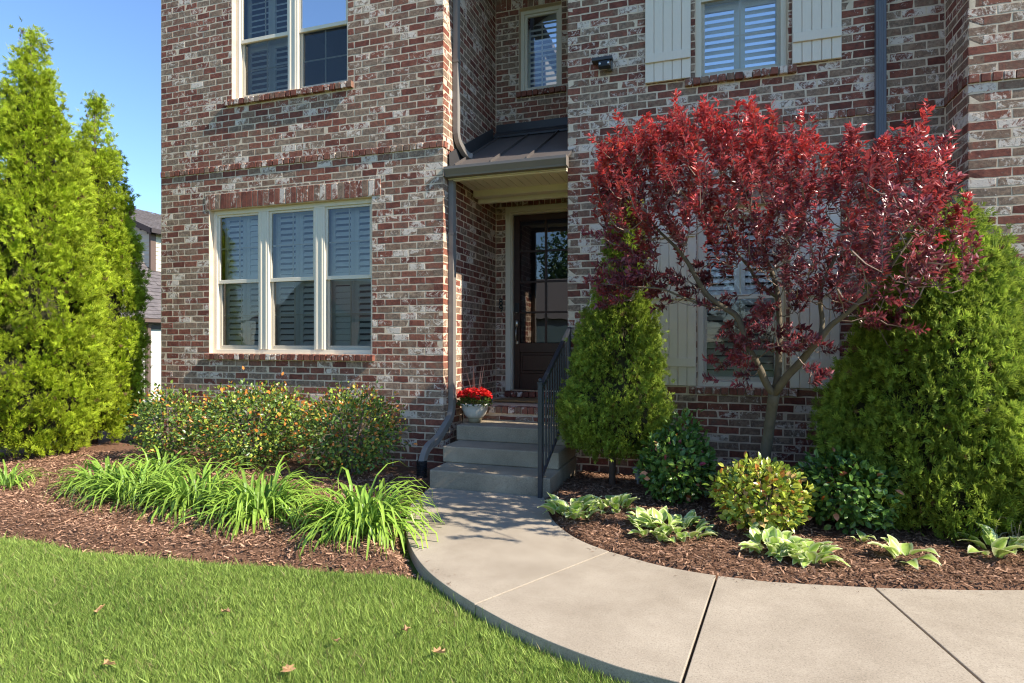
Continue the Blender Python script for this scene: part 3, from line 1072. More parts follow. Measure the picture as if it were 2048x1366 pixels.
# ------------------------------------------------------------------ porch roof, gutter, ceiling
YE, ZE, YT, ZTP = 6.17, 3.372, 7.80, 4.235
def slope_z(y): return ZE + (y - YE) * (ZTP - ZE) / (YT - YE)
rf = MB()
vs = [(XB1 + 0.012, YE, ZE), (XM0 + 0.06, YE, ZE), (XM0 + 0.06, YM - 0.012, slope_z(YM - 0.012)), (XM0 - 0.012, YM - 0.012, slope_z(YM - 0.012)),
      (XM0 - 0.012, YT - 0.012, ZTP), (XB1 + 0.012, YT - 0.012, ZTP)]
rf.add(vs + [(x, y, z - 0.03) for x, y, z in vs], [tuple(range(6)), tuple(range(6, 12))[::-1]] + [(k, (k + 1) % 6, 6 + (k + 1) % 6, 6 + k) for k in range(6)])
roof = rf.build('porch_roof', METALROOF, house)
for xs_ in (-2.705, -2.285, -1.872):
    y1 = YT - 0.09 if xs_ > -2.6 else YT - 0.09
    mb = MB()
    vs = [(xs_ + s, y, slope_z(y) + h) for y in (YE + 0.005, y1) for s, h in ((-0.006, 0.001), (0.006, 0.001), (0.006, 0.034), (-0.006, 0.034))]
    mb.add(vs, [(0, 1, 2, 3), (4, 7, 6, 5), (0, 4, 5, 1), (1, 5, 6, 2), (2, 6, 7, 3), (3, 7, 4, 0)])
    mb.build('standing_seam', METALROOF, roof)
fl = MB()
fl.add([(XB1 + 0.013, YT - 0.16, slope_z(YT - 0.16) + 0.045), (XM0 - 0.013, YT - 0.16, slope_z(YT - 0.16) + 0.045), (XM0 - 0.013, YT - 0.02, ZTP + 0.06), (XB1 + 0.013, YT - 0.02, ZTP + 0.06),
        (XM0 - 0.013, YT - 0.02, ZTP + 0.16), (XB1 + 0.013, YT - 0.02, ZTP + 0.16), (XB1 + 0.013, YT - 0.16, slope_z(YT - 0.16) + 0.02), (XM0 - 0.013, YT - 0.16, slope_z(YT - 0.16) + 0.02)],
       [(0, 1, 2, 3), (3, 2, 4, 5), (0, 6, 7, 1)])
fl.build('flashing', FLASH, roof)
sf = MB()
for ya, yb in ((YE + 0.01, YT - 0.17),):
    sf.add([(XB1 + 0.022, ya, slope_z(ya) + 0.16), (XB1 + 0.022, yb, slope_z(yb) + 0.16), (XB1 + 0.030, yb, slope_z(yb) + 0.006), (XB1 + 0.030, ya, slope_z(ya) + 0.006),
            (XB1 + 0.085, yb, slope_z(yb) + 0.004), (XB1 + 0.085, ya, slope_z(ya) + 0.004)], [(0, 1, 2, 3), (3, 2, 4, 5)])
sf.build('flashing', FLASH, roof)
# K-style gutter
gut = [(0, 0), (0.075, 0), (0.082, 0.02), (0.108, 0.06), (0.118, 0.075), (0.118, 0.105), (0.108, 0.105), (0.108, 0.085), (0.07, 0.03), (0.010, 0.012), (0.010, 0.11), (0, 0.11)]
mb = MB()
n = len(gut)
xa, xb = -2.785, -1.405
mb.add([(x, YE - 0.002 - a, 3.245 + b) for x in (xa, xb) for a, b in gut], [tuple(range(n)), tuple(range(n, 2 * n))[::-1]] + [(k, (k + 1) % n, n + (k + 1) % n, n + k) for k in range(n)])
mb.box(xa - 0.003, xa, YE - 0.118, YE - 0.002, 3.247, 3.352); mb.box(xb, xb + 0.003, YE - 0.118, YE - 0.002, 3.247, 3.352)
mb.build('gutter', BRONZE, house)
MB().box(XB1 + 0.012, XM0 + 0.06, YE + 0.002, YE + 0.03, 3.235, 3.36).build('fascia', TRIM, house)
MB().box(XB1 + 0.012, XM0 + 0.05, YE + 0.031, YE + 0.09, 3.225, 3.27).build('frieze_board', SOFFIT, house, bevel=0.004, segs=1)
ceil = MB().box(XB1 + 0.012, XM0 - 0.012, YE + 0.091, YT - 0.12, 3.300, 3.315).build('porch_ceiling', SOFFIT, house)
n = 13
w = (XM0 - XB1 - 0.03) / n
for k in range(n):
    xp = XB1 + 0.015 + k * w
    MB().box(xp + 0.003, xp + w - 0.003, YE + 0.092, 6.93, 3.288, 3.300).build('soffit_plank', SOFFIT, ceil)
MB().box(XB1 + 0.013, XM0 - 0.013, 6.93, 7.06, 3.215, 3.300).build('porch_beam', SOFFIT, house, bevel=0.004, segs=1)
MB().box(XB1 + 0.013, XM0 - 0.013, 7.10, 7.16, 3.17, 3.30).build('crown_board', SOFFIT, house, bevel=0.004, segs=1)

# ------------------------------------------------------------------ downspouts
def spout_profile(w, d, ridges=4):
    p = []
    m = ridges * 4
    for k in range(m):
        t = k / m
        p.append((-w / 2 + w * t, d / 2 + (0.003 if (k % 4) in (1, 2) else 0)))
    p += [(w / 2, d / 2), (w / 2, -d / 2)]
    for k in range(m):
        t = k / m
        p.append((w / 2 - w * t, -d / 2 - (0.003 if (k % 4) in (1, 2) else 0)))
    p += [(-w / 2, -d / 2)]
    return p
def bend(pts, k=6, r=0.10):
    """round the corners of a polyline"""
    pts = [Vector(p) for p in pts]
    out = [pts[0]]
    for a, b, c in zip(pts, pts[1:], pts[2:]):
        u, v = (a - b), (c - b)
        ra, rb = min(r, u.length * 0.45), min(r, v.length * 0.45)
        p0, p2 = b + u.normalized() * ra, b + v.normalized() * rb
        for i in range(k + 1):
            t = i / k
            out.append(p0 * (1 - t) ** 2 + b * 2 * t * (1 - t) + p2 * t * t)
    out.append(pts[-1])
    return out
xs_ = XB1 + 0.038
# the upper one ends over the porch roof
lo_path = bend([(xs_, 6.36, ZT), (xs_, 6.36, 3.74), (xs_ + 0.05, 6.52, 3.60), (xs_ + 0.11, 6.56, 3.585)])
sp = MB().sweep(lo_path, spout_profile(0.075, 0.055), (1, 0.0, 0.02)).build('downspout', SPOUT, house)
for zc in (4.62,):
    MB().box(xs_ - 0.033, xs_ + 0.036, 6.316, 6.404, zc, zc + 0.03).build('strap', SPOUT, sp)
low = bend([(xs_, 6.235, 3.25), (xs_, 6.235, 0.60), (xs_ - 0.03, 5.92, 0.36), (xs_ - 0.07, 5.72, 0.30), (xs_ - 0.09, 5.66, 0.14)], r=0.13)
sp = MB().sweep(low, spout_profile(0.078, 0.058), [(1, 0.0, 0.02)] * len(low)).build('downspout', SPOUT, house)
for zc in (2.62, 0.78):
    MB().box(xs_ - 0.034, xs_ + 0.036, 6.19, 6.28, zc, zc + 0.028).build('strap', SPOUT, sp)
sp = MB().sweep([(1.528, YM - 0.045, 6.5), (1.528, YM - 0.045, 0.02)], spout_profile(0.085, 0.06), (0, 1, 0)).build('downspout', SLATE, house)
pipe = MB()
px, py_ = xs_ - 0.09, 5.66
for k in range(9):
    z = -0.02 + k * 0.022
    pipe.lathe([(0.050, z), (0.058, z + 0.004), (0.058, z + 0.012), (0.050, z + 0.016), (0.050, z + 0.022)], (px, py_, 0), 20)
tag(pipe.build('drain_pipe', BLACK, org=(px, py_, 0)), 'short black corrugated drain pipe catching the downspout left of the steps', 'drain pipe')

# ------------------------------------------------------------------ concrete steps
steps = empty('concrete_steps', (-2.0, 5.9, 0), 'three grey concrete steps up to the brick porch', 'steps')
for k, (yf, xl, xr) in enumerate(((5.32, -2.60, -1.385), (5.70, -2.635, -1.395), (6.09, -2.65, -1.41))):
    MB().box(xl, xr, yf, 6.598, -0.15 if k == 0 else 0.167 * k + 0.0005, 0.167 * (k + 1)).build('step', STEP, steps, bevel=0.014, segs=3)

# ------------------------------------------------------------------ iron railing
rail = empty('iron_railing', (-1.462, 5.27, 0), 'dark iron handrail with thin balusters on the right side of the steps', 'railing')
xr = -1.462
def rz(y, z0): return z0 + (y - 5.27) * 0.475
MB().box(xr - 0.019, xr + 0.019, 5.25, 5.288, -0.03, 1.035).build('newel_post', IRON, rail, bevel=0.002, segs=1)
MB().box(xr - 0.023, xr + 0.023, 5.246, 5.292, 1.036, 1.05).lathe([(0.012, 0), (0.018, 0.012), (0.018, 0.022), (0.010, 0.034), (0, 0.038)], (xr, 5.269, 1.05), 12).build('post_cap', IRON, rail)
def sloped(y0, y1, z0, hw, ht):
    vs = [(xr + s, y, rz(y, z0) + h) for y in (y0, y1) for s, h in ((-hw, 0), (hw, 0), (hw, ht), (-hw, ht))]
    return MB().add(vs, [(3, 2, 1, 0), (4, 5, 6, 7), (0, 1, 5, 4), (1, 2, 6, 5), (2, 3, 7, 6), (3, 0, 4, 7)])
sloped(5.289, 6.47, 0.985, 0.020, 0.028).build('handrail', IRON, rail, bevel=0.005)
sloped(5.289, 6.47, 0.955, 0.012, 0.018).build('upper_rail', IRON, rail)
sloped(5.289, 6.47, 0.140, 0.012, 0.022).build('lower_rail', IRON, rail)
bal = MB().box(-0.007, 0.007, -0.007, 0.007, 0.0, 0.80).mesh('baluster', IRON)
for k in range(11):
    y = 5.375 + k * 0.100
    o = bpy.data.objects.new('baluster', bal)
    o.location = Vector((xr, y, rz(y, 0.158))) - ORIGIN[rail.name]
    o.parent = rail
    COL.objects.link(o)
MB().box(xr - 0.016, xr + 0.016, 6.44, 6.47, 0.50, 1.56).build('wall_post', IRON, rail)

# ------------------------------------------------------------------ door mat, pot, flowers
mat_ = MB()
pts = []
for k in range(17):
    a = math.pi * k / 16
    pts.append((-2.16 - 0.42 * math.cos(a), 7.22 + (0.0 if k in (0, 16) else 0) - 0.0 + 0.34 * math.sin(a) ** 0.6))
pts = [(-2.58, 7.18)] + pts + [(-1.74, 7.18)]
prism([(x, y - 0.1) for x, y in pts], 0.668, 0.688).build('coir_doormat', JUTE, org=(-2.16, 7.2, 0.668), bevel=0.004, segs=1)
tag(bpy.data.objects['coir_doormat'], 'tan half round coir doormat on the porch in front of the door', 'doormat')

pc = (-2.535, 6.36, 0.501)
pot = empty('flower_pot', pc, 'cream bowl shaped flower pot with tan foot on the top step', 'flower pot')
MB().lathe([(0.082, 0.055), (0.095, 0.060), (0.122, 0.095), (0.146, 0.15), (0.158, 0.195), (0.168, 0.203), (0.169, 0.215), (0.152, 0.218), (0.147, 0.205), (0.142, 0.19), (0.0, 0.185)], pc, 40).build('bowl', CERAMIC, pot, smooth=True)
MB().lathe([(0.0, 0.0), (0.070, 0.0), (0.075, 0.015), (0.086, 0.053), (0.081, 0.056)], pc, 40).build('foot', POTBASE, pot, smooth=True)
plant = empty('red_flowers', (pc[0], pc[1], pc[2] + 0.175), 'bright red bedding flowers and thin grass spikes filling the cream pot', 'flowers')
PETAL = leaf_material('red_petal', 0.25, 0.45, 0.3, 0.1)
def flower_mesh(seed):
    r = np.random.default_rng(seed)
    parts = []
    n = 10
    ang = np.arange(n) * 2 * math.pi / n * (1 + 0.02) + r.uniform(0, 0.3, n)
    el = np.where(np.arange(n) % 2, 0.35, 0.95) + r.uniform(-0.15, 0.15, n)
    D = np.stack([np.cos(ang) * np.cos(el), np.sin(ang) * np.cos(el), np.sin(el)], 1)
    Nn = np.tile([0, 0, 1.0], (n, 1)) + 0.01
    C = np.stack([r.uniform(0.52, 0.72, n), r.uniform(0.012, 0.035, n), r.uniform(0.010, 0.028, n)], 1)
    V, Fq, Cc = scatter(OVAL_T * [1.25, 1, 1], OVAL_F, frames(D, Nn), np.zeros((n, 3)), np.full(n, 0.036), C)
    parts.append((V, Fq, Cc))
    m = 3
    D = unit(np.stack([r.normal(0, 0.4, m), r.normal(0, 0.4, m), np.ones(m)], 1))
    parts.append(scatter(OVAL_T, OVAL_F, frames(D, np.tile([1.0, 0.2, 0], (m, 1))), np.zeros((m, 3)), np.full(m, 0.014), np.tile([0.55, 0.42, 0.06], (m, 1))))
    return np_mesh('flower', *join(parts)[:2], PETAL, join(parts)[2])
FLW = [flower_mesh(k) for k in range(4)]
for k in range(90):
    a, rr = rnd.uniform(0, 6.283), 0.195 * math.sqrt(rnd.random())
    h = 0.055 + 0.15 * math.sqrt(max(0, 1 - (rr / 0.215) ** 2)) * rnd.uniform(0.72, 1.0)
    o = bpy.data.objects.new('flower', FLW[k % 4])
    o.location = (rr * math.cos(a), rr * math.sin(a), h)
    o.rotation_euler = (rr * 3.6 * -math.sin(a), rr * 3.6 * math.cos(a), rnd.uniform(0, 6))
    s = rnd.uniform(0.85, 1.25)
    o.scale = (s, s, s)
    o.parent = plant
    COL.objects.link(o)
n = 420
aa, rr = R.uniform(0, 6.283, n), 0.19 * np.sqrt(R.uniform(0, 1, n))
Pp = np.stack([pc[0] + rr * np.cos(aa), pc[1] + rr * np.sin(aa), pc[2] + 0.19 + R.uniform(0, 0.13, n) * np.sqrt(np.maximum(0, 1 - (rr / 0.2) ** 2))], 1)
D = unit(np.stack([np.cos(aa) * 0.9, np.sin(aa) * 0.9, R.uniform(0.1, 1, n)], 1) + R.normal(0, 0.3, (n, 3)))
V, Fq, Cc = scatter(OVAL_T, OVAL_F, frames(D, R.normal(0, 0.4, (n, 3)) + [0, 0, 1]), Pp, R.uniform(0.03, 0.05, n), np.stack([R.uniform(0.06, 0.14, n), R.uniform(0.12, 0.2, n), R.uniform(0.02, 0.04, n)], 1))
tag(link('foliage', np_mesh('foliage', V, Fq, LEAF_S, Cc), plant), kind='stuff')
for k, (lean, tw, hgt) in enumerate([(-0.02, 0.1, 0.38), (0.05, 0.5, 0.36), (0.10, -0.4, 0.41), (-0.12, 0.2, 0.30), (-0.22, 0.5, 0.24), (0.02, -0.8, 0.33)]):
    mb = MB()
    b0 = Vector((pc[0] + 0.03 * math.sin(k), pc[1], pc[2] + 0.24))
    tip = b0 + Vector((lean, 0.04 * tw, hgt + 0.06))
    mid = (b0 + tip) / 2 + Vector((lean * 0.1, 0, 0.02))
    mb.add([b0 + Vector((-0.004, 0, 0)), b0 + Vector((0.004, 0, 0)), mid + Vector((0.005, 0, 0)), mid + Vector((-0.005, 0, 0)), tip], [(0, 1, 2, 3), (3, 2, 4)])
    mb.build('spike_leaf', plain('spike_leaf_%d' % k, (0.30, 0.14, 0.10), 0.5, 0.2, 20), plant)

# ------------------------------------------------------------------ floodlight camera on the main wall, ground light
fc = empty('security_camera', (-1.07, YM - 0.01, 4.36), 'small black security camera on a bracket high on the brick wall', 'security camera')
MB().box(-1.04, -0.985, YM - 0.055, YM - 0.002, 4.33, 4.44).build('bracket', plain('grey_bracket', (0.16, 0.15, 0.14), 0.5), fc, bevel=0.005)
MB().box(-1.20, -0.98, YM - 0.10, YM - 0.012, 4.425, 4.462).build('solar_panel', FLASH, fc, bevel=0.004)
MB().box(-1.125, -0.995, YM - 0.135, YM - 0.057, 4.335, 4.405).build('camera_head', BLACK, fc, bevel=0.012)
for xk in (-1.105, -1.015):
    MB().lathe([(0, 0), (0.011, 0), (0.011, 0.004), (0, 0.006)], (0, 0, 0), 12).build('lens', NICKEL, fc, org=None)
    o = bpy.data.objects['lens' if 'lens.001' not in bpy.data.objects else 'lens.001']
    o.data.transform(Matrix.Translation(ORIGIN[fc.name]))
    o.data.transform(Matrix.Rotation(rad(90), 4, 'X'))
    o.location = Vector((xk, YM - 0.136, 4.37)) - ORIGIN[fc.name]
ul = empty('garden_spotlight', (-0.66, 5.93, 0.0), 'small grey garden spotlight on a stake beside the little conifer trunk', 'garden light')
GREYP = plain('weathered_grey', (0.33, 0.31, 0.28), 0.5, 0.1)
MB().lathe([(0.012, 0.0), (0.012, 0.05), (0.026, 0.055), (0.028, 0.075), (0.02, 0.08)], (-0.66, 5.93, 0.02), 14).build('stake', GREYP, ul)
hd = MB().lathe([(0.022, 0.0), (0.026, 0.03), (0.036, 0.085), (0.046, 0.088), (0.046, 0.108), (0.0, 0.108)], (0, 0, 0), 20).mesh('lamp_head', GREYP)
o = bpy.data.objects.new('lamp_head', hd)
o.location = (0, 0, 0.095)
o.rotation_euler = (rad(-8), rad(-10), 0)
o.parent = ul
COL.objects.link(o)

# ------------------------------------------------------------------ conifers (arborvitae)
def lump(a, z, seed, k=7):
    r = np.random.default_rng(seed)
    s = np.zeros_like(a)
    for i in range(k):
        s += np.sin(r.integers(1, 6) * a + r.uniform(2, 9) * z + r.uniform(0, 6.28))
    return s / k

def arborvitae(name, x, y, H, prof, n_pl, per, size, col, tipc, label, seed, z0=0.12, lean=(0, 0), group=None, holes=0.0, spread=0.115, up=0.9, trunk_r=0.05, shadeside=None):
    r = np.random.default_rng(seed)
    root = empty(name, (x, y, 0), label, 'conifer', group)
    pt, pr = np.array([p[0] for p in prof]), np.array([p[1] for p in prof])
    rad_at = lambda t: np.interp(t, pt, pr)
    # trunk
    MB().tube([(x, y, -0.05), (x + 0.01, y, H * 0.3), (x + lean[0] * 0.5, y, H * 0.6), (x + lean[0], y + lean[1], H * 0.97)], [trunk_r, trunk_r * 0.8, trunk_r * 0.5, 0.006], 9).build('trunk', CEDAR, root, smooth=True)
    # plume centres, spread by surface area
    tt = np.linspace(0, 1, 200)
    w = rad_at(tt) + 0.02
    cdf = np.cumsum(w); cdf /= cdf[-1]
    t = np.interp(r.uniform(0, 1, n_pl), cdf, tt)
    a = r.uniform(0, 2 * math.pi, n_pl)
    lp = lump(a, t * H, seed)
    q = rad_at(t) * (0.92 + 0.22 * lp + r.normal(0, 0.06, n_pl))
    keep = lp > -0.75 + holes
    t, a, q, lp = t[keep], a[keep], q[keep], lp[keep]
    z = z0 + t * (H - z0)
    out = np.stack([np.cos(a), np.sin(a), np.zeros_like(a)], 1)
    Pc = np.stack([x + lean[0] * t + q * np.cos(a), y + lean[1] * t + q * np.sin(a), z], 1)
    pd = unit(out * r.uniform(0.5, 1.1, (len(t), 1)) + np.array([0, 0, up]) + r.normal(0, 0.28, (len(t), 3)))
    shade = r.uniform(0.62, 1.25, len(t))
    parts = []
    n = len(t)
    idx = np.repeat(np.arange(n), per)
    m = len(idx)
    u = r.uniform(-1.0, 0.7, m)
    Pn = Pc[idx] + pd[idx] * (u * spread)[:, None] + r.normal(0, spread * 0.36, (m, 3))
    D = unit(pd[idx] + r.normal(0, 0.42, (m, 3)))
    side = np.stack([-np.sin(a[idx]), np.cos(a[idx]), np.zeros(m)], 1)
    N = side * r.choice([-1, 1], (m, 1)) + out[idx] * r.normal(0.3, 0.6, (m, 1)) + r.normal(0, 0.25, (m, 3))
    sc = size * r.uniform(0.7, 1.25, m)
    tone = (shade[idx] * r.uniform(0.8, 1.2, m))[:, None]
    yel = r.uniform(0, 1, (m, 1)) ** 2
    c0 = np.array(col) * tone
    c1 = (np.array(tipc) * (0.55 + 0.45 * yel) + np.array(col) * 0.45 * (1 - yel)) * tone
    brown = r.uniform(0, 1, m) < 0.012
    c0[brown] = (0.16, 0.10, 0.04); c1[brown] = (0.20, 0.13, 0.05)
    var = r.integers(0, 4, m)
    Rm = frames(D, N)
    for k in range(4):
        s = var == k
        T, Fq, tp = SPRAYS[k]
        parts.append(scatter(T, Fq, Rm[s], Pn[s], sc[s], (c0[s], c1[s]), tp))
    V, Fq, Cc = join(parts)
    tag(link('crown', np_mesh('crown', V, Fq, LEAF_A, Cc), root), kind='stuff')
    # dark core shell put in to close the view through the crown
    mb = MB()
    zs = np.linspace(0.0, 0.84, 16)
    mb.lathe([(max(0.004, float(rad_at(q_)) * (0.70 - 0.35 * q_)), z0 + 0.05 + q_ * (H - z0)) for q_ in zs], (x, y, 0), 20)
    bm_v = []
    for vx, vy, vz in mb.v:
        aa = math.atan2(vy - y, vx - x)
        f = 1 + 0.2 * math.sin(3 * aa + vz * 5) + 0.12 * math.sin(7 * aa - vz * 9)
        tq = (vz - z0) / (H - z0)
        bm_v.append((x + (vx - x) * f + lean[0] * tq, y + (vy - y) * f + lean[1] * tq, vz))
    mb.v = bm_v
    mb.build('dark_core', CORE, root)
    return root

YG, YGT = (0.26, 0.36, 0.025), (0.66, 0.74, 0.050)
DG, DGT = (0.17, 0.265, 0.032), (0.50, 0.58, 0.085)
arborvitae('tall_conifer', -7.84, 5.11, 5.18, [(0, 0.50), (0.08, 0.70), (0.2, 0.78), (0.35, 0.73), (0.5, 0.64), (0.68, 0.47), (0.83, 0.24), (0.92, 0.11), (1, 0.02)], 1500, 25, 0.074, YG, YGT,
           'tallest yellow green conifer at the left edge with a pointed top', 21, z0=0.18, lean=(0.0, 0), group='conifers left of the house', holes=0.08)
arborvitae('tall_conifer', -7.97, 5.99, 4.72, [(0, 0.38), (0.1, 0.51), (0.3, 0.55), (0.56, 0.45), (0.72, 0.34), (0.83, 0.21), (0.93, 0.09), (1, 0.02)], 1050, 23, 0.072, YG, YGT,
           'narrower yellow green conifer between the tallest conifer and the house corner', 22, z0=0.18, lean=(0.02, 0), group='conifers left of the house', holes=0.05)
arborvitae('small_conifer', -0.90, 5.86, 2.72, [(0, 0.22), (0.05, 0.42), (0.16, 0.54), (0.26, 0.44), (0.36, 0.40), (0.52, 0.31), (0.62, 0.25), (0.68, 0.155), (0.80, 0.14), (0.93, 0.10), (1, 0.02)], 900, 21, 0.050, DG, DGT,
           'slim green conifer with bare lower trunk beside the iron railing', 23, z0=0.36, lean=(0.15, -0.05), group='conifers right of the steps', holes=0.05, spread=0.09, trunk_r=0.035)
arborvitae('broad_conifer', 1.60, 5.52, 2.46, [(0, 0.50), (0.06, 0.66), (0.2, 0.74), (0.4, 0.68), (0.6, 0.53), (0.75, 0.40), (0.88, 0.25), (0.96, 0.14), (1, 0.04)], 1500, 21, 0.060, DG, DGT,
           'broad green conifer under the red tree at the wing corner', 24, z0=0.05, lean=(0.20, -0.02), group='conifers right of the steps', holes=0.02, spread=0.10)
arborvitae('broad_conifer', 2.52, 5.36, 1.32, [(0, 0.42), (0.1, 0.60), (0.4, 0.60), (0.75, 0.42), (1, 0.05)], 420, 18, 0.058, DG, DGT,
           'low dark green conifer at the right edge in front of the wing', 25, z0=0.05, group='conifers right of the steps', spread=0.10)

# ------------------------------------------------------------------ red leaved plum tree
tree = empty('red_plum_tree', (0.42, 5.53, 0), 'multi stemmed tree with glossy red and maroon leaves in front of the window', 'tree')
limbs = {
    'trunk': ([(0.41, 5.55, -0.05), (0.41, 5.55, 0.10), (0.44, 5.50, 0.39), (0.47, 5.45, 0.64), (0.49, 5.35, 0.88), (0.50, 5.28, 1.0)], [0.062, 0.056, 0.048, 0.045, 0.043, 0.046]),
    'left': ([(0.50, 5.28, 0.99), (0.44, 5.25, 1.07), (0.38, 5.20, 1.22), (0.30, 5.15, 1.36), (0.26, 5.10, 1.49), (0.21, 5.08, 1.63), (0.12, 5.05, 1.68), (-0.01, 5.02, 1.78), (-0.08, 5.0, 1.89), (-0.16, 4.98, 2.05), (-0.25, 4.95, 2.17), (-0.40, 4.92, 2.32), (-0.5, 4.9, 2.48)],
             [0.030, 0.029, 0.027, 0.026, 0.024, 0.023, 0.022, 0.021, 0.020, 0.017, 0.014, 0.010, 0.006]),
    'middle': ([(0.50, 5.28, 0.99), (0.53, 5.30, 1.14), (0.54, 5.32, 1.33), (0.55, 5.35, 1.49), (0.54, 5.38, 1.78), (0.51, 5.40, 1.95), (0.47, 5.42, 2.06), (0.41, 5.45, 2.28), (0.36, 5.45, 2.6)],
               [0.030, 0.028, 0.026, 0.024, 0.022, 0.020, 0.017, 0.013, 0.007]),
    'middle_b': ([(0.54, 5.38, 1.78), (0.39, 5.42, 1.90), (0.32, 5.48, 2.06), (0.23, 5.5, 2.17), (0.14, 5.5, 2.45)], [0.016, 0.015, 0.013, 0.011, 0.006]),
    'right': ([(0.50, 5.28, 0.99), (0.58, 5.20, 1.14), (0.67, 5.10, 1.26), (0.73, 5.0, 1.37), (0.78, 4.95, 1.43), (0.84, 4.88, 1.54), (0.92, 4.80, 1.61), (1.04, 4.7, 1.75), (1.12, 4.6, 1.87), (1.25, 4.5, 2.10)],
              [0.033, 0.030, 0.028, 0.026, 0.025, 0.020, 0.018, 0.016, 0.013, 0.007]),
    'right_b': ([(0.78, 4.95, 1.43), (0.81, 5.0, 1.57), (0.79, 5.0, 1.69), (0.80, 5.0, 1.85), (0.89, 5.0, 2.04), (0.98, 5.0, 2.4)], [0.018, 0.017, 0.016, 0.014, 0.012, 0.006]),
    'low_left': ([(0.12, 5.05, 1.68), (-0.05, 5.0, 1.71), (-0.20, 4.95, 1.77), (-0.35, 4.9, 1.84), (-0.64, 4.8, 1.86), (-0.82, 4.75, 1.88)], [0.012, 0.010, 0.009, 0.008, 0.006, 0.003]),
}
nodes = []
for k, (pts, rr) in limbs.items():
    MB().tube(bend(pts, 3, 0.05), list(np.interp(np.linspace(0, 1, len(bend(pts, 3, 0.05))), np.linspace(0, 1, len(rr)), rr)), 10).build('trunk' if k == 'trunk' else 'limb', BARK, tree, smooth=True)
    if k != 'trunk':
        for p0, p1 in zip(pts[3:], pts[4:]):
            for t_ in (0, 0.5):
                nodes.append(np.array(p0) * (1 - t_) + np.array(p1) * t_)
CROWN = [(-0.93, 2.89), (-0.89, 3.14), (-0.59, 3.26), (-0.35, 3.17), (-0.27, 3.34), (-0.07, 3.38), (0.08, 3.18), (0.23, 3.32), (0.34, 3.25), (0.38, 3.10), (0.52, 3.0), (0.63, 3.11), (0.7, 3.02),
         (0.84, 2.86), (0.98, 2.99), (1.08, 2.87), (1.21, 2.92), (1.34, 2.98), (1.43, 3.02), (1.56, 2.83), (1.56, 2.52), (1.68, 2.37), (1.74, 2.07), (1.62, 1.90), (1.34, 1.78), (1.01, 1.80), (0.81, 1.72),
         (0.67, 1.80), (0.52, 1.92), (0.23, 1.95), (-0.07, 2.10), (-0.35, 2.19), (-0.51, 2.15), (-0.63, 2.33), (-0.82, 2.43), (-0.95, 2.55)]
SPARSE = [(-0.88, 2.28), (-0.92, 1.81), (-0.67, 1.85), (-0.27, 1.88), (-0.42, 1.8), (0.01, 1.71), (-0.5, 1.93), (0.01, 1.27), (0.08, 1.35), (0.16, 1.43), (0.27, 1.39), (0.3, 1.59), (0.41, 1.59), (0.59, 1.51), (0.66, 1.35),
          (1.32, 1.58), (1.42, 1.52), (1.23, 1.63), (0.86, 1.43), (0.8, 1.2), (0.97, 1.73), (-0.67, 2.1), (-0.83, 2.0), (-0.2, 1.83), (-0.8, 1.86), (0.5, 1.7), (1.1, 1.7), (-0.1, 1.95), (0.2, 1.2), (-0.75, 2.15), (-0.6, 2.05), (-0.7, 1.9), (-0.85, 1.88), (-0.5, 1.86), (-0.72, 2.0), (-0.88, 1.95), (-0.62, 1.95)]
rt = np.random.default_rng(5)
cand = np.stack([rt.uniform(-1.0, 1.8, 6000), rt.uniform(1.7, 3.4, 6000)], 1)
cand = cand[inside(CROWN, cand)]
edge = dist_to(CROWN, cand, True)
thick = 0.25 + 0.55 * np.clip(edge / 0.5, 0, 1)
keepp = rt.uniform(0, 1, len(cand)) < np.clip(0.16 + (cand[:, 1] - 1.9) * 0.72 + 0.42 * np.clip((cand[:, 0] - 0.3) / 0.5, 0, 1), 0.12, 1.0) * (0.35 + 0.65 * (wavy(cand * 2.6 + 1.7) > -0.12))
cand, thick, edge = cand[keepp][:650], thick[keepp][:650], edge[keepp][:650]
rt_right = np.clip((cand[:, 0] - 0.1) / 0.9, 0, 1)
yy = 5.05 - 0.38 * rt_right + rt.uniform(-1, 1, len(cand)) * thick * (1 + 0.45 * rt_right)
depth_scale = yy / 5.02
tips = np.stack([0.42 + (cand[:, 0] - 0.42) * (0.4 + 0.6 * depth_scale), yy, 1.42 + (cand[:, 1] - 1.42) * (0.4 + 0.6 * depth_scale)], 1)
sp_t = np.array([(x, 5.0 + rt.uniform(-0.25, 0.2), z) for x, z in SPARSE for _ in range(4)]) + rt.normal(0, 0.06, (4 * len(SPARSE), 3))
plume_x = rt.uniform(-0.95, 1.6, 36)
top_z = np.array([max([z for z in np.linspace(1.8, 3.5, 120) if inside(CROWN, np.array([[x, z]]))[0]] or [2.6]) for x in plume_x])
plumes = np.stack([plume_x, 5.0 + rt.uniform(-0.3, 0.3, 36), top_z + rt.uniform(-0.04, 0.10, 36)], 1)
tips = np.concatenate([plumes, tips])
ctr = np.array([0.45, 5.15, 1.7])
L_sh = np.concatenate([rt.uniform(0.20, 0.32, 36), rt.uniform(0.14, 0.30, len(tips) - 36), rt.uniform(0.10, 0.17, len(sp_t))])
tips = np.concatenate([tips, sp_t])
is_sp = np.arange(len(tips)) >= len(tips) - len(sp_t)
dirs = unit(unit(tips - ctr) * 0.55 + np.array([0, 0, 0.9]) + rt.normal(0, 0.30, tips.shape))
dirs[is_sp] = unit(np.stack([np.sign(tips[is_sp][:, 0] - 0.45) * rt.uniform(0.4, 1, is_sp.sum()), rt.uniform(-0.8, 0.2, is_sp.sum()), rt.uniform(-0.3, 0.4, is_sp.sum())], 1))
bases = tips - dirs * L_sh[:, None]
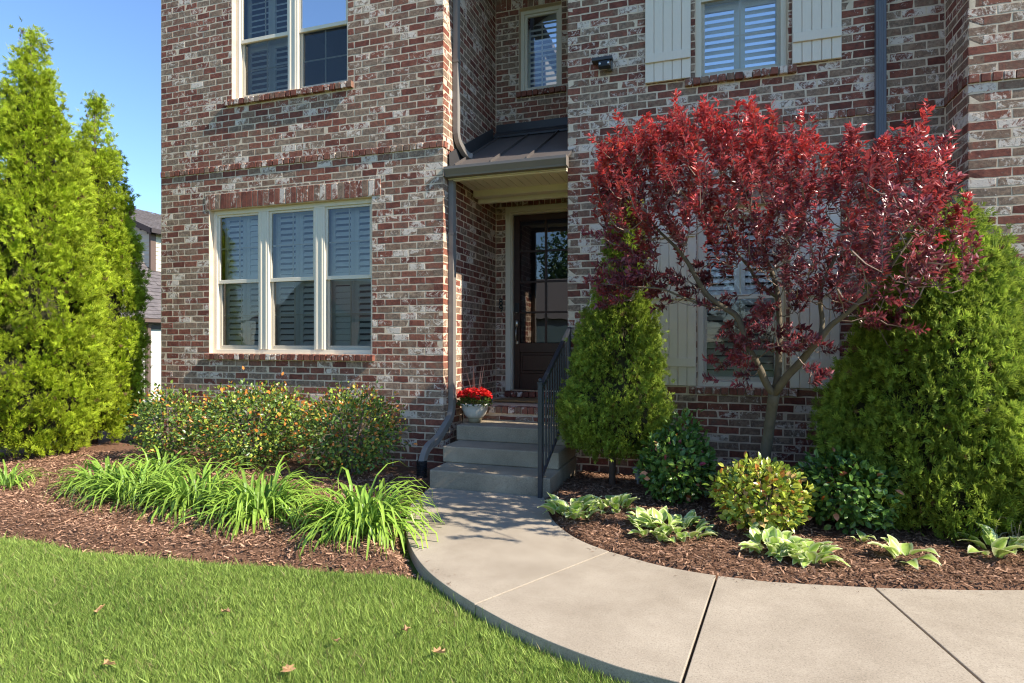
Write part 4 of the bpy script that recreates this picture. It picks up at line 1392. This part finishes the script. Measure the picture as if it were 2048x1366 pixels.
# leaves along the shoots
per = 40
n = len(tips)
idx = np.repeat(np.arange(n), per)
m = len(idx)
s = rt.uniform(0.02, 1.0, m)
Pl = bases[idx] + dirs[idx] * (s * L_sh[idx])[:, None] + rt.normal(0, 0.006, (m, 3))
ang = rt.uniform(0, 6.283, m)
ox = unit(np.cross(dirs[idx], np.array([0.3, 0.9, 0.1])))
oy = np.cross(dirs[idx], ox)
ld = unit(dirs[idx] * rt.uniform(0.25, 1.0, (m, 1)) + ox * np.cos(ang)[:, None] + oy * np.sin(ang)[:, None] + np.array([0, 0, 0.05]))
ln = dirs[idx] + rt.normal(0, 0.35, (m, 3))
hgt = np.clip((tips[:, 2] - 1.9) / 1.2, 0, 1)
outer = np.clip(np.linalg.norm((tips - ctr) / [1.3, 0.7, 1.5], axis=1), 0, 1.2)
redness = np.clip(0.14 + 0.66 * hgt * outer + rt.normal(0, 0.24, n), 0.0, 1)
redness[is_sp] = rt.uniform(0.05, 0.35, is_sp.sum())
rl = np.clip(redness[idx] * (0.45 + 0.75 * s) + rt.normal(0, 0.13, m), 0, 1)[:, None]
dark, red = np.array([0.15, 0.045, 0.060]), np.array([0.64, 0.075, 0.070])
orange = np.array([0.50, 0.10, 0.030])
Cl = dark * (1 - rl) + red * rl
oz = (rt.uniform(0, 1, m) < 0.10)[:, None] * rl
glint = (rt.uniform(0, 1, m) < 0.22)[:, None] * 0.5  # pinkish glints put into the colour of some leaves at random
Cl = Cl * (1 - glint) + np.array([0.36, 0.13, 0.14]) * glint
Cl = Cl * (1 - oz * 0.6) + orange * oz * 0.6
V, Fq, Cc = scatter(LEAF_T * [0.85, 1, 1], LEAF_F, frames(ld, ln), Pl, rt.uniform(0.034, 0.066, m), Cl)
tag(link('crown', np_mesh('crown', V, Fq, LEAF_R, Cc), tree), kind='stuff')
# twigs: every shoot, joined back to the nearest limb or shoot
tw = MB()
conn = np.array(nodes)
order_ = np.argsort([np.min(np.linalg.norm(conn - b, axis=1)) for b in bases])
for q in order_:
    b, t_ = bases[q], tips[q]
    tw.tube([b, t_], [0.0032, 0.0014], 3, cap=False)
    dd = np.linalg.norm(conn - b, axis=1) + 0.9 * np.maximum(0, conn[:, 2] - b[2] + 0.05)
    c = conn[np.argmin(dd)]
    if np.linalg.norm(c - b) < 0.6:
        mid = (b + c) / 2 + np.array([0, 0, -0.02])
        tw.tube([c, mid, b], [0.0055, 0.0045, 0.0032], 3, cap=False)
    conn = np.concatenate([conn, [b, (b + t_) / 2]])
tag(tw.build('twigs', TWIG, tree), kind='stuff')

# ------------------------------------------------------------------ leafy shrubs
def shrub(name, x, y, rx, rz_, n, size, palette, wts, label, seed, group=None, base=0.03, T=OVAL_T, Fq=OVAL_F, stems=7, open_=0.0, tip=None):
    r = np.random.default_rng(seed)
    root = empty(name, (x, y, 0), label, 'shrub', group)
    mb = MB()
    for k in range(stems):
        a = k * 2.4 + seed
        q = rx * r.uniform(0.2, 0.75)
        mb.tube([(x + 0.03 * math.cos(a), y + 0.03 * math.sin(a), 0), (x + q * 0.5 * math.cos(a), y + q * 0.5 * math.sin(a), rz_ * 0.9), (x + q * math.cos(a), y + q * math.sin(a), rz_ * 1.55)], [0.008, 0.006, 0.003], 5)
    mb.build('stems', TWIG, root)
    u = unit(r.normal(0, 1, (n, 3)))
    rr = r.uniform(0.30, 1.0, n) ** 0.45
    lp = lump(np.arctan2(u[:, 1], u[:, 0]), u[:, 2] * 3, seed, 6)
    rr *= 1 + 0.22 * lp + open_ * r.normal(0, 0.09, n)
    C0 = np.array([x, y, base + rz_])
    Pn = C0 + u * rr[:, None] * np.array([rx, rx, rz_])
    Pn[:, 2] = np.maximum(Pn[:, 2], 0.02)
    D = unit(u * 0.8 + np.array([0, 0, 0.25]) + r.normal(0, 0.55, (n, 3)))
    N = u + np.array([0, 0, 0.9]) + r.normal(0, 0.35, (n, 3))
    pal = np.array(palette)
    ci = r.choice(len(pal), n, p=np.array(wts) / sum(wts))
    if tip is not None:                          # new growth sits on the outside and on top
        new = (rr > 0.88) & (u[:, 2] > -0.1) & (r.uniform(0, 1, n) < tip[1])
        ci[new] = tip[0]
    Cc = pal[ci] * r.uniform(0.75, 1.25, (n, 1))
    V, FF, CC = scatter(T, Fq, frames(D, N), Pn, size * r.uniform(0.65, 1.25, n), Cc)
    tag(link('foliage', np_mesh('foliage', V, FF, LEAF_S, CC), root), kind='stuff')
    return root
GRN = [(0.075, 0.16, 0.032), (0.12, 0.22, 0.042), (0.20, 0.31, 0.055), (0.40, 0.10, 0.03), (0.25, 0.03, 0.05), (0.62, 0.26, 0.14)]
GLD = [(0.40, 0.46, 0.055), (0.54, 0.56, 0.09), (0.23, 0.33, 0.045), (0.50, 0.19, 0.045), (0.60, 0.38, 0.15), (0.07, 0.13, 0.02)]
ORG = [(0.11, 0.19, 0.036), (0.19, 0.28, 0.048), (0.36, 0.44, 0.06), (0.62, 0.22, 0.04), (0.58, 0.42, 0.06), (0.06, 0.11, 0.028)]
shrub('nandina_shrub', -0.27, 5.42, 0.32, 0.30, 1900, 0.058, GRN, [5, 5, 4, 0.15, 0.1, 0.1], 'dark green leafy shrub between the slim conifer and the golden shrub', 31, 'nandina shrubs by the walkway')
shrub('nandina_shrub', -0.20, 5.55, 0.20, 0.40, 500, 0.058, GRN, [3, 5, 5, 0.1, 0.1, 0.05], 'taller sprig of green leaves behind the dark green shrub', 37, 'nandina shrubs by the walkway', open_=1.0)
shrub('nandina_shrub', 0.36, 4.80, 0.34, 0.25, 2300, 0.052, GLD, [6, 5, 3, 1.2, 1.4, 2], 'round golden yellow shrub with orange leaf tips by the hostas', 32, 'nandina shrubs by the walkway')
shrub('nandina_shrub', 0.98, 5.05, 0.36, 0.28, 2100, 0.056, GRN, [7, 5, 2.5, 0.12, 0.02, 0.08], 'round dark green shrub in shade left of the broad conifer', 33, 'nandina shrubs by the walkway')
shrub('abelia_shrub', -6.05, 5.45, 0.42, 0.42, 2700, 0.043, ORG, [6, 5, 3, 0.7, 0.9, 3], 'leftmost bronze tipped shrub between the conifers and the house corner', 34, 'abelia shrubs under the bay window', open_=1.3, tip=(3, 0.16))
shrub('abelia_shrub', -4.86, 5.50, 0.68, 0.45, 6000, 0.043, ORG, [6, 5, 3, 0.7, 0.9, 3], 'largest orange tipped shrub under the left part of the bay window', 35, 'abelia shrubs under the bay window', open_=1.3, tip=(3, 0.22))
shrub('abelia_shrub', -3.62, 5.52, 0.54, 0.44, 4200, 0.043, ORG, [6, 5, 2.5, 0.8, 0.8, 3], 'orange tipped shrub with bare twigs nearest the downspout', 36, 'abelia shrubs under the bay window', open_=1.5, tip=(3, 0.18), stems=12)

# ------------------------------------------------------------------ daylilies: arching blades, each a part
def blade_mesh(seed, L, w, droop, el):
    r = np.random.default_rng(seed)
    n = 7
    pts, a = [np.zeros(3)], el
    for k in range(n - 1):
        st = L / (n - 1)
        pts.append(pts[-1] + np.array([0, math.cos(a) * st, math.sin(a) * st]))
        a -= droop * (0.35 + 0.22 * k)
    V, Cc = [], []
    g = r.uniform(0.62, 1.25)
    for k, p in enumerate(pts):
        t = k / (n - 1)
        hw = w * (0.75 + 0.25 * math.sin(math.pi * min(1, t * 1.3))) * (1 - max(0, t - 0.55) / 0.45 * 0.97) / 2
        tw = r.uniform(-0.1, 0.1)
        for sx, dz in ((-1, 0.35), (0, 0), (1, 0.35)):
            V.append(p + np.array([sx * hw, tw * hw * sx, dz * hw]))
            Cc.append(np.array([0.17 + 0.15 * t, 0.31 + 0.14 * t, 0.055]) * g * (1.12 if sx == 0 else 1))
    F = []
    for k in range(n - 1):
        for c in (0, 1):
            q = k * 3 + c
            F.append((q, q + 1, q + 4, q + 3))
    return np_mesh('blade', np.array(V), np.array(F), LEAF_L, np.array(Cc))
BLADES = [blade_mesh(100 + k, rnd.uniform(0.55, 0.86), rnd.uniform(0.019, 0.029), rnd.uniform(0.55, 0.95), rnd.uniform(0.55, 1.42)) for k in range(26)]
LILIES = [(-6.45, 3.98, 0.62, 90, 'small daylily clump at the far left edge of the mulch bed'),
          (-5.42, 4.22, 0.84, 190, 'second daylily clump from the left beside the tall conifer'),
          (-4.86, 4.06, 0.86, 210, 'third daylily clump from the left'),
          (-4.18, 4.05, 0.92, 230, 'fourth daylily clump from the left in front of the largest orange tipped shrub'),
          (-3.46, 3.98, 0.96, 260, 'large daylily clump second from the walkway'),
          (-2.47, 3.95, 0.98, 270, 'large daylily clump nearest the walkway')]
LILIES.append((-5.30, 4.72, 0.85, 90, 'daylily clump half hidden behind the left ones near the conifers'))
for (x, y, sc, nb, lab) in LILIES:
    root = empty('daylily', (x, y, 0.02), lab, 'daylily', 'daylily clumps along the mulch bed')
    for k in range(nb):
        a = rnd.uniform(0, 6.283)
        q = 0.20 * sc * math.sqrt(rnd.random())
        b = rnd.uniform(-0.8, 0.8)
        o = bpy.data.objects.new('blade', BLADES[rnd.randrange(26)])
        o.location = (q * math.cos(a + b), q * math.sin(a + b), -0.01)
        o.rotation_euler = (rnd.uniform(-0.28, 0.22), rnd.uniform(-0.12, 0.12), a - math.pi / 2)
        s = sc * rnd.uniform(0.68, 1.08)
        o.scale = (s * rnd.uniform(0.9, 1.2), s, s)
        o.parent = root
        COL.objects.link(o)

# ornamental grass at the right edge
root = empty('ornamental_grass', (2.06, 5.10, 0.02), 'dry tan and green tuft of ornamental grass at the right edge', 'grass tuft')
DRY = [np_mesh('blade', np.array([v.co for v in BLADES[k].vertices]) * [0.35, 1, 1], np.array([list(p.vertices) for p in BLADES[k].polygons]), LEAF_L,
               np.tile([[0.42, 0.33, 0.19], [0.30, 0.32, 0.17], [0.50, 0.40, 0.25]][k % 3], (len(BLADES[k].vertices), 1))) for k in range(9)]
for k in range(90):
    a = rnd.uniform(0, 6.283)
    o = bpy.data.objects.new('blade', DRY[rnd.randrange(9)])
    o.location = (0.08 * math.cos(a), 0.08 * math.sin(a), -0.01)
    o.rotation_euler = (rnd.uniform(-0.3, 0.35), rnd.uniform(-0.15, 0.15), a - math.pi / 2)
    s = rnd.uniform(0.5, 0.95)
    o.scale = (s, s, s)
    o.parent = root
    COL.objects.link(o)

# ------------------------------------------------------------------ hostas: variegated leaves, each a part
def hosta_leaf(seed, cream=True):
    r = np.random.default_rng(seed)
    nl, nw = 7, 5
    V, Cc, F = [], [], []
    el, L = r.uniform(0.05, 0.8), 1.0
    p, a = np.zeros(3), el + 0.35
    for k in range(nl):
        t = k / (nl - 1)
        hw = 0.30 * math.sin(math.pi * min(1, 0.06 + t * 0.94) ** 0.8) * (1 if t < 0.97 else 0.1)
        for c in range(nw):
            s = -1 + 2 * c / (nw - 1)
            rip = 0.035 * math.sin(9 * t + 2.5 * s + seed) * abs(s)
            V.append(p + np.array([s * hw, -abs(s) * 0.06 * (1 - t), abs(s) ** 1.6 * hw * 0.30 + rip]))
            margin = abs(s) > 0.9 or t > 0.95
            Cc.append((0.85, 0.85, 0.50) if margin and cream else (np.array([0.40, 0.55, 0.11]) * r.uniform(0.85, 1.15) if abs(s) > 0.1 else (0.48, 0.62, 0.15)))
        st = L / (nl - 1)
        p = p + np.array([0, math.cos(a) * st, math.sin(a) * st])
        a -= 0.20
    for k in range(nl - 1):
        for c in range(nw - 1):
            q = k * nw + c
            F.append((q, q + 1, q + nw + 1, q + nw))
    me = np_mesh('leaf', np.array(V), np.array(F), LEAF_S, np.array(Cc))
    me.shade_smooth()
    return me
HL = [hosta_leaf(200 + k) for k in range(12)]
HOSTAS = [(-1.04, 4.78, 0.18, 42, 0.145, 'variegated hosta nearest the steps beside the walkway edge'),
          (-0.76, 5.02, 0.14, 32, 0.115, 'small variegated hosta just right of the one nearest the steps'),
          (-0.28, 4.56, 0.27, 95, 0.120, 'wide light green hosta between the dark shrub and the golden shrub'),
          (0.40, 4.36, 0.15, 55, 0.115, 'cream edged hosta in front of the golden shrub'),
          (0.58, 4.28, 0.15, 55, 0.115, 'cream edged hosta touching the one in front of the golden shrub on its right'),
          (1.20, 4.44, 0.09, 9, 0.15, 'young hosta of few upright leaves right of the cream edged pair'),
          (1.02, 4.72, 0.05, 5, 0.09, 'tiny hosta sprout in the mulch under the shaded round shrub'),
          (1.80, 4.76, 0.12, 13, 0.165, 'white edged hosta in shade near the right edge'),
          (2.03, 4.85, 0.07, 6, 0.15, 'few leaved hosta at the right edge below the grass tuft')]
for hk, (x, y, rr, nb, ls, lab) in enumerate(HOSTAS):
    root = empty('hosta', (x, y, 0.02), lab, 'hosta', 'variegated hostas along the walkway')
    for k in range(nb):
        a = rnd.uniform(0, 6.283)
        q = rr * math.sqrt(rnd.random())
        o = bpy.data.objects.new('leaf', HL[rnd.randrange(12)])
        o.location = (q * math.cos(a), q * math.sin(a), 0.005 + 0.07 * (1 - q / rr) * rnd.random())
        o.rotation_euler = (rnd.uniform(-0.3, 0.45) * (1 if q > rr * 0.5 else 1.4), rnd.uniform(-0.25, 0.25), a - math.pi / 2 + rnd.uniform(-0.7, 0.7))
        s = ls * rnd.uniform(0.75, 1.3)
        o.scale = (s, s, s)
        o.parent = root
        COL.objects.link(o)

# ------------------------------------------------------------------ shredded mulch chips
def chips(poly, n, hf, box, seed, tone=1.0):
    r = np.random.default_rng(seed)
    P = np.stack([r.uniform(box[0], box[1], n), r.uniform(box[2], box[3], n)], 1)
    P = P[inside(poly, P)]
    d = dist_to(poly, P, True)
    P = P[d > 0.012]
    n = len(P)
    z = hf(P) + r.uniform(0.002, 0.016, n)
    a = r.uniform(0, 6.283, n)
    D = np.stack([np.cos(a), np.sin(a), r.normal(0, 0.22, n)], 1)
    N = np.stack([r.normal(0, 0.4, n), r.normal(0, 0.4, n), np.ones(n)], 1)
    T = np.array([(-0.12, 0, 0), (0.10, 0.06, 0), (0.09, 1, 0.05), (-0.10, 0.92, 0.04)])
    Fq = np.array([(0, 1, 2, 3)])
    b = r.uniform(0, 1, (n, 1)) ** 1.3
    C = np.array([0.11, 0.052, 0.030]) * (1 - b) + np.array([0.62, 0.36, 0.23]) * b
    C *= tone
    pale = r.uniform(0, 1, n) < 0.012
    C[pale] = (0.40, 0.28, 0.19)
    return scatter(T, Fq, frames(D, N), np.concatenate([P, z[:, None]], 1), 0.008 + 0.042 * r.uniform(0, 1, n) ** 2.6, C)
cl = chips(BED_L, 130000, lambda P: bed_height(P, BED_L, 0.22), (-8.0, -1.6, 3.0, 5.6), 41)
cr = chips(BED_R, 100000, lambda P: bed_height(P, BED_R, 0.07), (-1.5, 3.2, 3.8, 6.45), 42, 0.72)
rs = np.random.default_rng(77)
edge_pts = np.array(densify(WALK_IN[:14], 8))
q_ = edge_pts[rs.integers(0, len(edge_pts), 150)] + rs.normal(0, 0.035, (150, 2)) + np.array([0.0, -0.03])
q2 = np.array(densify(WALK_OUT[1:8], 8)); q2 = q2[rs.integers(0, len(q2), 60)] + rs.normal(0, 0.03, (60, 2)) + np.array([0.04, 0.02])
q_ = np.concatenate([q_, q2])
q_ = q_[inside(WALK_OUT + WALK_IN[::-1], q_)]
aa = rs.uniform(0, 6.283, len(q_))
litter = scatter(np.array([(-0.12, 0, 0), (0.10, 0.06, 0), (0.09, 1, 0.05), (-0.10, 0.92, 0.04)]), np.array([(0, 1, 2, 3)]),
                 frames(np.stack([np.cos(aa), np.sin(aa), 0 * aa + 0.03], 1), np.tile([0.05, 0, 1.0], (len(q_), 1))),
                 np.concatenate([q_, np.full((len(q_), 1), 0.003)], 1), rs.uniform(0.006, 0.022, len(q_)), np.array([0.12, 0.065, 0.04]) * rs.uniform(0.5, 2, (len(q_), 1)))
V, Fq, Cc = join([cl, cr, litter])
tag(link('mulch_chips', np_mesh('mulch_chips', V, Fq, CHIP, Cc)), kind='stuff')

# ------------------------------------------------------------------ grass blades
rg = np.random.default_rng(51)
N0 = 1000000
P = np.stack([rg.uniform(-8.5, 1.6, N0), 1.2 + 2.4 * rg.uniform(0, 1, N0) ** 0.85], 1)
P = P[inside(LAWN, P)]
# keep what the camera can come to see, thin out beyond
uu = (P[:, 0] * CS + P[:, 1] * SN) / np.maximum(0.05, (-P[:, 0] * SN + P[:, 1] * CS))
dd = (-P[:, 0] * SN + P[:, 1] * CS)
P = P[(uu > -1.05) & (uu < 0.8) & (dd > 1.6)]
P = P[rg.uniform(0, 1, len(P)) < np.clip(1.15 - 0.10 * (-P[:, 0] * SN + P[:, 1] * CS - 2.5), 0.5, 1)]
clump = wavy(P * 3.1)
le = dist_to(LAWN_EDGE, P)
P = P[(le > 0.05) | (rg.uniform(0, 1, len(P)) < 0.5)]
clump = wavy(P * 0.8)
fine_ = wavy(P[:, ::-1] * 1.9) * 0.5 + rg.normal(0, 0.35, len(P))
n = len(P)
hgt = (0.040 + 0.007 * clump + 0.005 * fine_) * rg.uniform(0.5, 1.5, n) * np.where(rg.uniform(0, 1, n) < 0.05, 1.6, 1.0)
hgt = np.maximum(hgt, 0.010)
a = rg.uniform(0, 6.283, n) 
lean = rg.uniform(0.1, 1.2, n)
D = unit(np.stack([np.cos(a) * lean, np.sin(a) * lean, np.ones(n)], 1))
Nn = np.stack([np.cos(a), np.sin(a), np.zeros(n)], 1) * -1.0 + rg.normal(0, 0.5, (n, 3))
T = np.array([(-0.030, 0, 0), (0.030, 0, 0), (0.020, 0.55, 0.02), (0.0, 1.0, -0.03)])
F3 = np.array([(0, 1, 2), (0, 2, 3)])
k = rg.uniform(0, 1, (n, 1))
big = wavy(P * 1.1 + 3.0)
mixk = np.clip(0.55 + 0.45 * fine_[:, None] + 0.25 * clump[:, None] + 0.5 * big[:, None] + rg.normal(0, 0.25, (n, 1)), 0, 1)
C = np.array([0.115, 0.20, 0.032]) * (1 - mixk) + np.array([0.40, 0.51, 0.115]) * mixk
straw = rg.uniform(0, 1, n) < 0.05 + 0.10 * (fine_ < -0.3) + 0.10 * (big > 0.35)
C[straw] = np.array([0.36, 0.31, 0.14]) * rg.uniform(0.7, 1.1, (straw.sum(), 1))
z = terrain(P) - 0.002
V, Fq, Cc = scatter(T, F3, frames(D, Nn), np.concatenate([P, z[:, None]], 1), hgt, C)
tag(link('lawn_grass', np_mesh('lawn_grass', V, Fq, GRASS, Cc)), kind='stuff')

# fallen leaves on the lawn
DEAD = plain('dry_oak_leaf', (0.44, 0.25, 0.12), 0.8, 0.3, 60)
FALL = [(-3.13, 2.40, 'curled tan dead leaf on the lawn at the far left'), (-2.456, 2.572, 'dead tan leaf in the middle of the lawn'), (-2.564, 1.99, 'pale lobed dead leaf low on the left of the lawn'),
        (-1.768, 2.215, 'tan dead leaf at the bottom of the lawn left of the walkway'), (-1.717, 2.493, 'brown curled dead leaf right of the lawn middle'), (-2.71, 3.20, 'orange brown dead leaf at the mulch edge'),
        (-1.453, 2.70, 'small brown dead leaf beside the walkway curve'), (-1.20, 2.55, 'little tan dead leaf lowest along the walkway')]
for q, (x, y, lab) in enumerate(FALL):
    r = np.random.default_rng(300 + q)
    n_ = 14
    V_, F_ = [(0, 0, 0.012)], []
    for k in range(n_):
        aa = 2 * math.pi * k / n_
        rad_ = (0.028 if k % 2 else 0.020) * r.uniform(0.8, 1.15) * (1.35 if k in (3, 4) else 1)
        V_.append((rad_ * math.cos(aa) * 1.25, rad_ * math.sin(aa) * 0.75, 0.012 + 0.016 * r.uniform(-0.3, 1) * (k % 2) + 0.012 * abs(math.sin(aa))))
    for k in range(n_):
        F_.append((0, 1 + k, 1 + (k + 1) % n_))
    mb = MB().add(V_, F_)
    o = mb.build('fallen_leaf', DEAD)
    o.location = (x, y, float(terrain(np.array([[x, y]]))[0]) + 0.042)
    o.rotation_euler = (r.uniform(-0.5, 0.5), r.uniform(-0.5, 0.5), r.uniform(0, 6))
    tag(o, lab, 'dead leaf', 'dead leaves on the lawn')

# ------------------------------------------------------------------ neighbour's house beyond the conifers
nb = empty('neighbour_house', (-26, 22, -1.1), 'neighbouring white brick house with grey shingle roof and dormer behind the conifers', 'house')
XS = -23.0
MB().box(-36.5, XS, 14, 33, -1.3, 2.25).build('wall', WBRICK, nb)
def shingles(name, e0, e1, r0, r1, rows, parent):
    """courses of shingles from the eave edge e0-e1 up to the ridge r0-r1, stepped like clapboards"""
    e0, e1, r0, r1 = map(Vector, (e0, e1, r0, r1))
    nrm = (e1 - e0).cross(r0 - e0).normalized()
    if nrm.z < 0: nrm = -nrm
    mb = MB()
    for k in range(rows):
        t0, t1 = k / rows, (k + 1.15) / rows
        a, b = e0.lerp(r0, t0), e1.lerp(r1, t0)
        c, d = e1.lerp(r1, min(1, t1)), e0.lerp(r0, min(1, t1))
        n_ = 60
        for q in range(n_):
            u0, u1 = q / n_, (q + 1) / n_
            h = nrm * (0.030 + rnd.uniform(-0.006, 0.012))
            p = [a.lerp(b, u0) + h, a.lerp(b, u1) + h, d.lerp(c, u1), d.lerp(c, u0)]
            mb.add(p + [p[0] - h, p[1] - h], [(0, 1, 2, 3), (0, 4, 5, 1)])
    o = mb.build(name, shingle_material(), parent)
    tag(o, kind='stuff')
    return o
ze, xe, xrg, zrg = 2.40, -22.65, -29.9, 8.62
shingles('roof_shingles', (xe, 13.7, ze), (xe, 33.3, ze), (xrg, 13.7, zrg), (xrg, 33.3, zrg), 34, nb)
MB().add([(xrg, 13.7, zrg), (xrg, 33.3, zrg), (-37.1, 33.3, ze), (-37.1, 13.7, ze)], [(0, 1, 2, 3)]).add([(-36.5, 14, 2.2), (XS, 14, 2.2), (xrg, 14, zrg - 0.2)], [(0, 1, 2)]).build('roof', FASCIA, nb)
MB().box(xe - 0.02, xe + 0.10, 13.7, 33.3, ze - 0.16, ze - 0.01).build('gutter', BROWNTRIM, nb)
MB().box(XS, xe - 0.02, 13.7, 33.3, ze - 0.20, ze - 0.12).build('soffit', FASCIA, nb)
MB().box(XS + 0.001, XS + 0.04, 14, 33, 1.95, 2.18).build('frieze', FASCIA, nb)
MB().sweep([(XS + 0.14, 19.62, 2.2), (XS + 0.09, 19.62, 1.95), (XS + 0.08, 19.62, -1.1)], spout_profile(0.16, 0.12, 2), (1, 0.1, 0)).build('downspout', BROWNTRIM, nb)
xd, yd0, yd1, zde = -25.5, 21.98, 30.0, 6.70
sz = lambda x: ze + (xe - x) * (zrg - ze) / (xe - xrg)
wall_d = MB()
wall_d.add([(xd, yd0, sz(xd) - 0.1), (xd, yd1, sz(xd) - 0.1), (xd, yd1, zde), (xd, yd0, zde)], [(0, 1, 2, 3)])
wall_d.build('dormer_wall', SIDING, nb)
sl = MB()
for k in range(12):                                # lap siding on the front and on the cheek
    za, zb = 4.6 + k * 0.20, 4.6 + k * 0.20 + 0.215
    if zb < zde + 0.05 and za > sz(xd) - 0.15:
        sl.add([(xd + 0.05, yd0, za), (xd + 0.05, yd1, za), (xd + 0.012, yd1, zb), (xd + 0.012, yd0, zb), (xd, yd0, za), (xd, yd1, za)], [(0, 1, 2, 3), (0, 4, 5, 1)])
for k in range(22):
    za, zb = 4.6 + k * 0.20, 4.6 + k * 0.20 + 0.215
    x_far = min(xd, max(xrg, xe - (zb - ze) * (xe - xrg) / (zrg - ze)))
    xr_top = max(xrg, -25.2 - max(0, (zb - 6.6)) / 0.43)
    if x_far < xd - 0.01 or za > sz(xd):
        x_r = xd if zb < zde else min(xd, xr_top)
        if x_r > x_far + 0.05:
            sl.add([(x_far, yd0 - 0.05, za), (x_r, yd0 - 0.05, za), (x_r, yd0 - 0.012, zb), (x_far, yd0 - 0.012, zb), (x_far, yd0, za), (x_r, yd0, za)], [(0, 1, 2, 3), (0, 4, 5, 1)])
tag(sl.build('lap_siding', SIDING, nb), kind='stuff')
MB().box(xd - 0.01, xd + 0.09, yd0 - 0.09, yd0 + 0.20, sz(xd) - 0.05, zde).build('corner_board', BROWNTRIM, nb)
shingles('roof_shingles', (-25.1, yd0 - 0.35, 6.78), (-25.1, yd1 + 0.3, 6.78), (xrg, yd0 - 0.35, 8.72), (xrg, yd1 + 0.3, 8.72), 16, nb)
dk = MB()
dk.add([(-25.08, yd0 - 0.36, 6.80), (xrg, yd0 - 0.36, 8.74), (xrg, yd0 - 0.36, 8.46), (-25.08, yd0 - 0.36, 6.52)], [(0, 1, 2, 3)])
dk.box(-25.12, -25.02, yd0 - 0.36, yd1 + 0.3, 6.58, 6.80)
dk.add([(-25.1, yd0 - 0.36, 6.52), (xrg, yd0 - 0.36, 8.46), (xrg, yd0 + 0.0, 8.46), (-25.1, yd0, 6.52)], [(0, 1, 2, 3)])
dk.add([(-25.1, yd0 - 0.36, 6.55), (-25.1, yd1, 6.55), (xd, yd1, 6.60), (xd, yd0 - 0.36, 6.60)], [(0, 1, 2, 3)])
dk.build('dormer_fascia', FASCIA, nb)

# ------------------------------------------------------------------ across the street: what the glass of the windows mirrors
op = empty('street_house', (-20, -26, 0), 'taupe gabled house across the street mirrored in the door glass', 'house')
TAUPE = plain('taupe_brick', (0.24, 0.19, 0.165), 0.85, 0.15, 8)
MB().box(-33, -7, -34, -25, -0.3, 3.2).build('wall', TAUPE, op)
MB().add([(-33.4, -24.6, 3.0), (-6.6, -24.6, 3.0), (-9.5, -29.5, 6.3), (-30.5, -29.5, 6.3), (-33.4, -34.4, 3.0), (-6.6, -34.4, 3.0)], [(0, 1, 2, 3), (4, 5, 2, 3), (1, 5, 2), (0, 4, 3)]).build('roof', plain('brown_shingle', (0.19, 0.16, 0.14), 0.95, 0.2, 6), op)
for gx, gwid in ((-27, 3.4), (-16, 3.0)):
    MB().box(gx - gwid, gx + gwid, -25, -23.6, -0.2, 3.1).build('gable_bay', TAUPE, op)
    MB().add([(gx - gwid - 0.3, -23.4, 3.0), (gx, -23.4, 5.9), (gx, -29.0, 5.9), (gx - gwid - 0.3, -25.5, 3.0), (gx + gwid + 0.3, -23.4, 3.0), (gx + gwid + 0.3, -25.5, 3.0)], [(0, 1, 2, 3), (1, 4, 5, 2)]).build('gable_roof', BROWNTRIM, op)
    MB().add([(gx - gwid, -23.6, 3.1), (gx + gwid, -23.6, 3.1), (gx, -23.6, 5.7)], [(0, 1, 2)]).build('gable_wall', SIDING, op)
MB().box(-12.5, -8.0, -24.98, -24.9, -0.1, 2.5).build('garage_door', SIDING, op)
def street_tree(x, y, h, rr, lab, seed):
    r = np.random.default_rng(seed)
    root = empty('street_tree', (x, y, 0), lab, 'tree', 'trees mirrored in the windows')
    MB().tube([(x, y, -0.3), (x, y, h * 0.5), (x + 0.2, y, h * 0.8)], [0.25, 0.17, 0.05], 8).build('trunk', CEDAR, root)
    n = 5200
    cc = unit(r.normal(0, 1, (26, 3))) * r.uniform(0.3, 0.85, (26, 1)) * [rr, rr, h * 0.33] + [x, y, h * 0.64]
    Pn = cc[r.integers(0, 26, n)] + unit(r.normal(0, 1, (n, 3))) * r.uniform(0.5, 1, (n, 1)) * rr * 0.36
    C = np.array([0.06, 0.11, 0.02]) * r.uniform(0.6, 1.6, (n, 1))
    V, Fq, Cc = scatter(OVAL_T, OVAL_F, frames(unit(r.normal(0, 1, (n, 3))), r.normal(0, 1, (n, 3))), Pn, r.uniform(0.22, 0.42, n), C)
    tag(link('crown', np_mesh('crown', V, Fq, LEAF_S, Cc), root), kind='stuff')
street_tree(-18.6, -3.4, 8.5, 2.5, 'round green tree in the front yard mirrored in the left bay window', 61)
street_tree(-12.5, -42, 12.5, 5.0, 'tall green tree behind the taupe house mirrored in the door', 62)
street_tree(-21.5, -41, 11.0, 4.5, 'green tree left of the tall one behind the taupe house', 63)
street_tree(-5.5, -44, 12.0, 5.0, 'green tree right of the tall one behind the taupe house', 64)
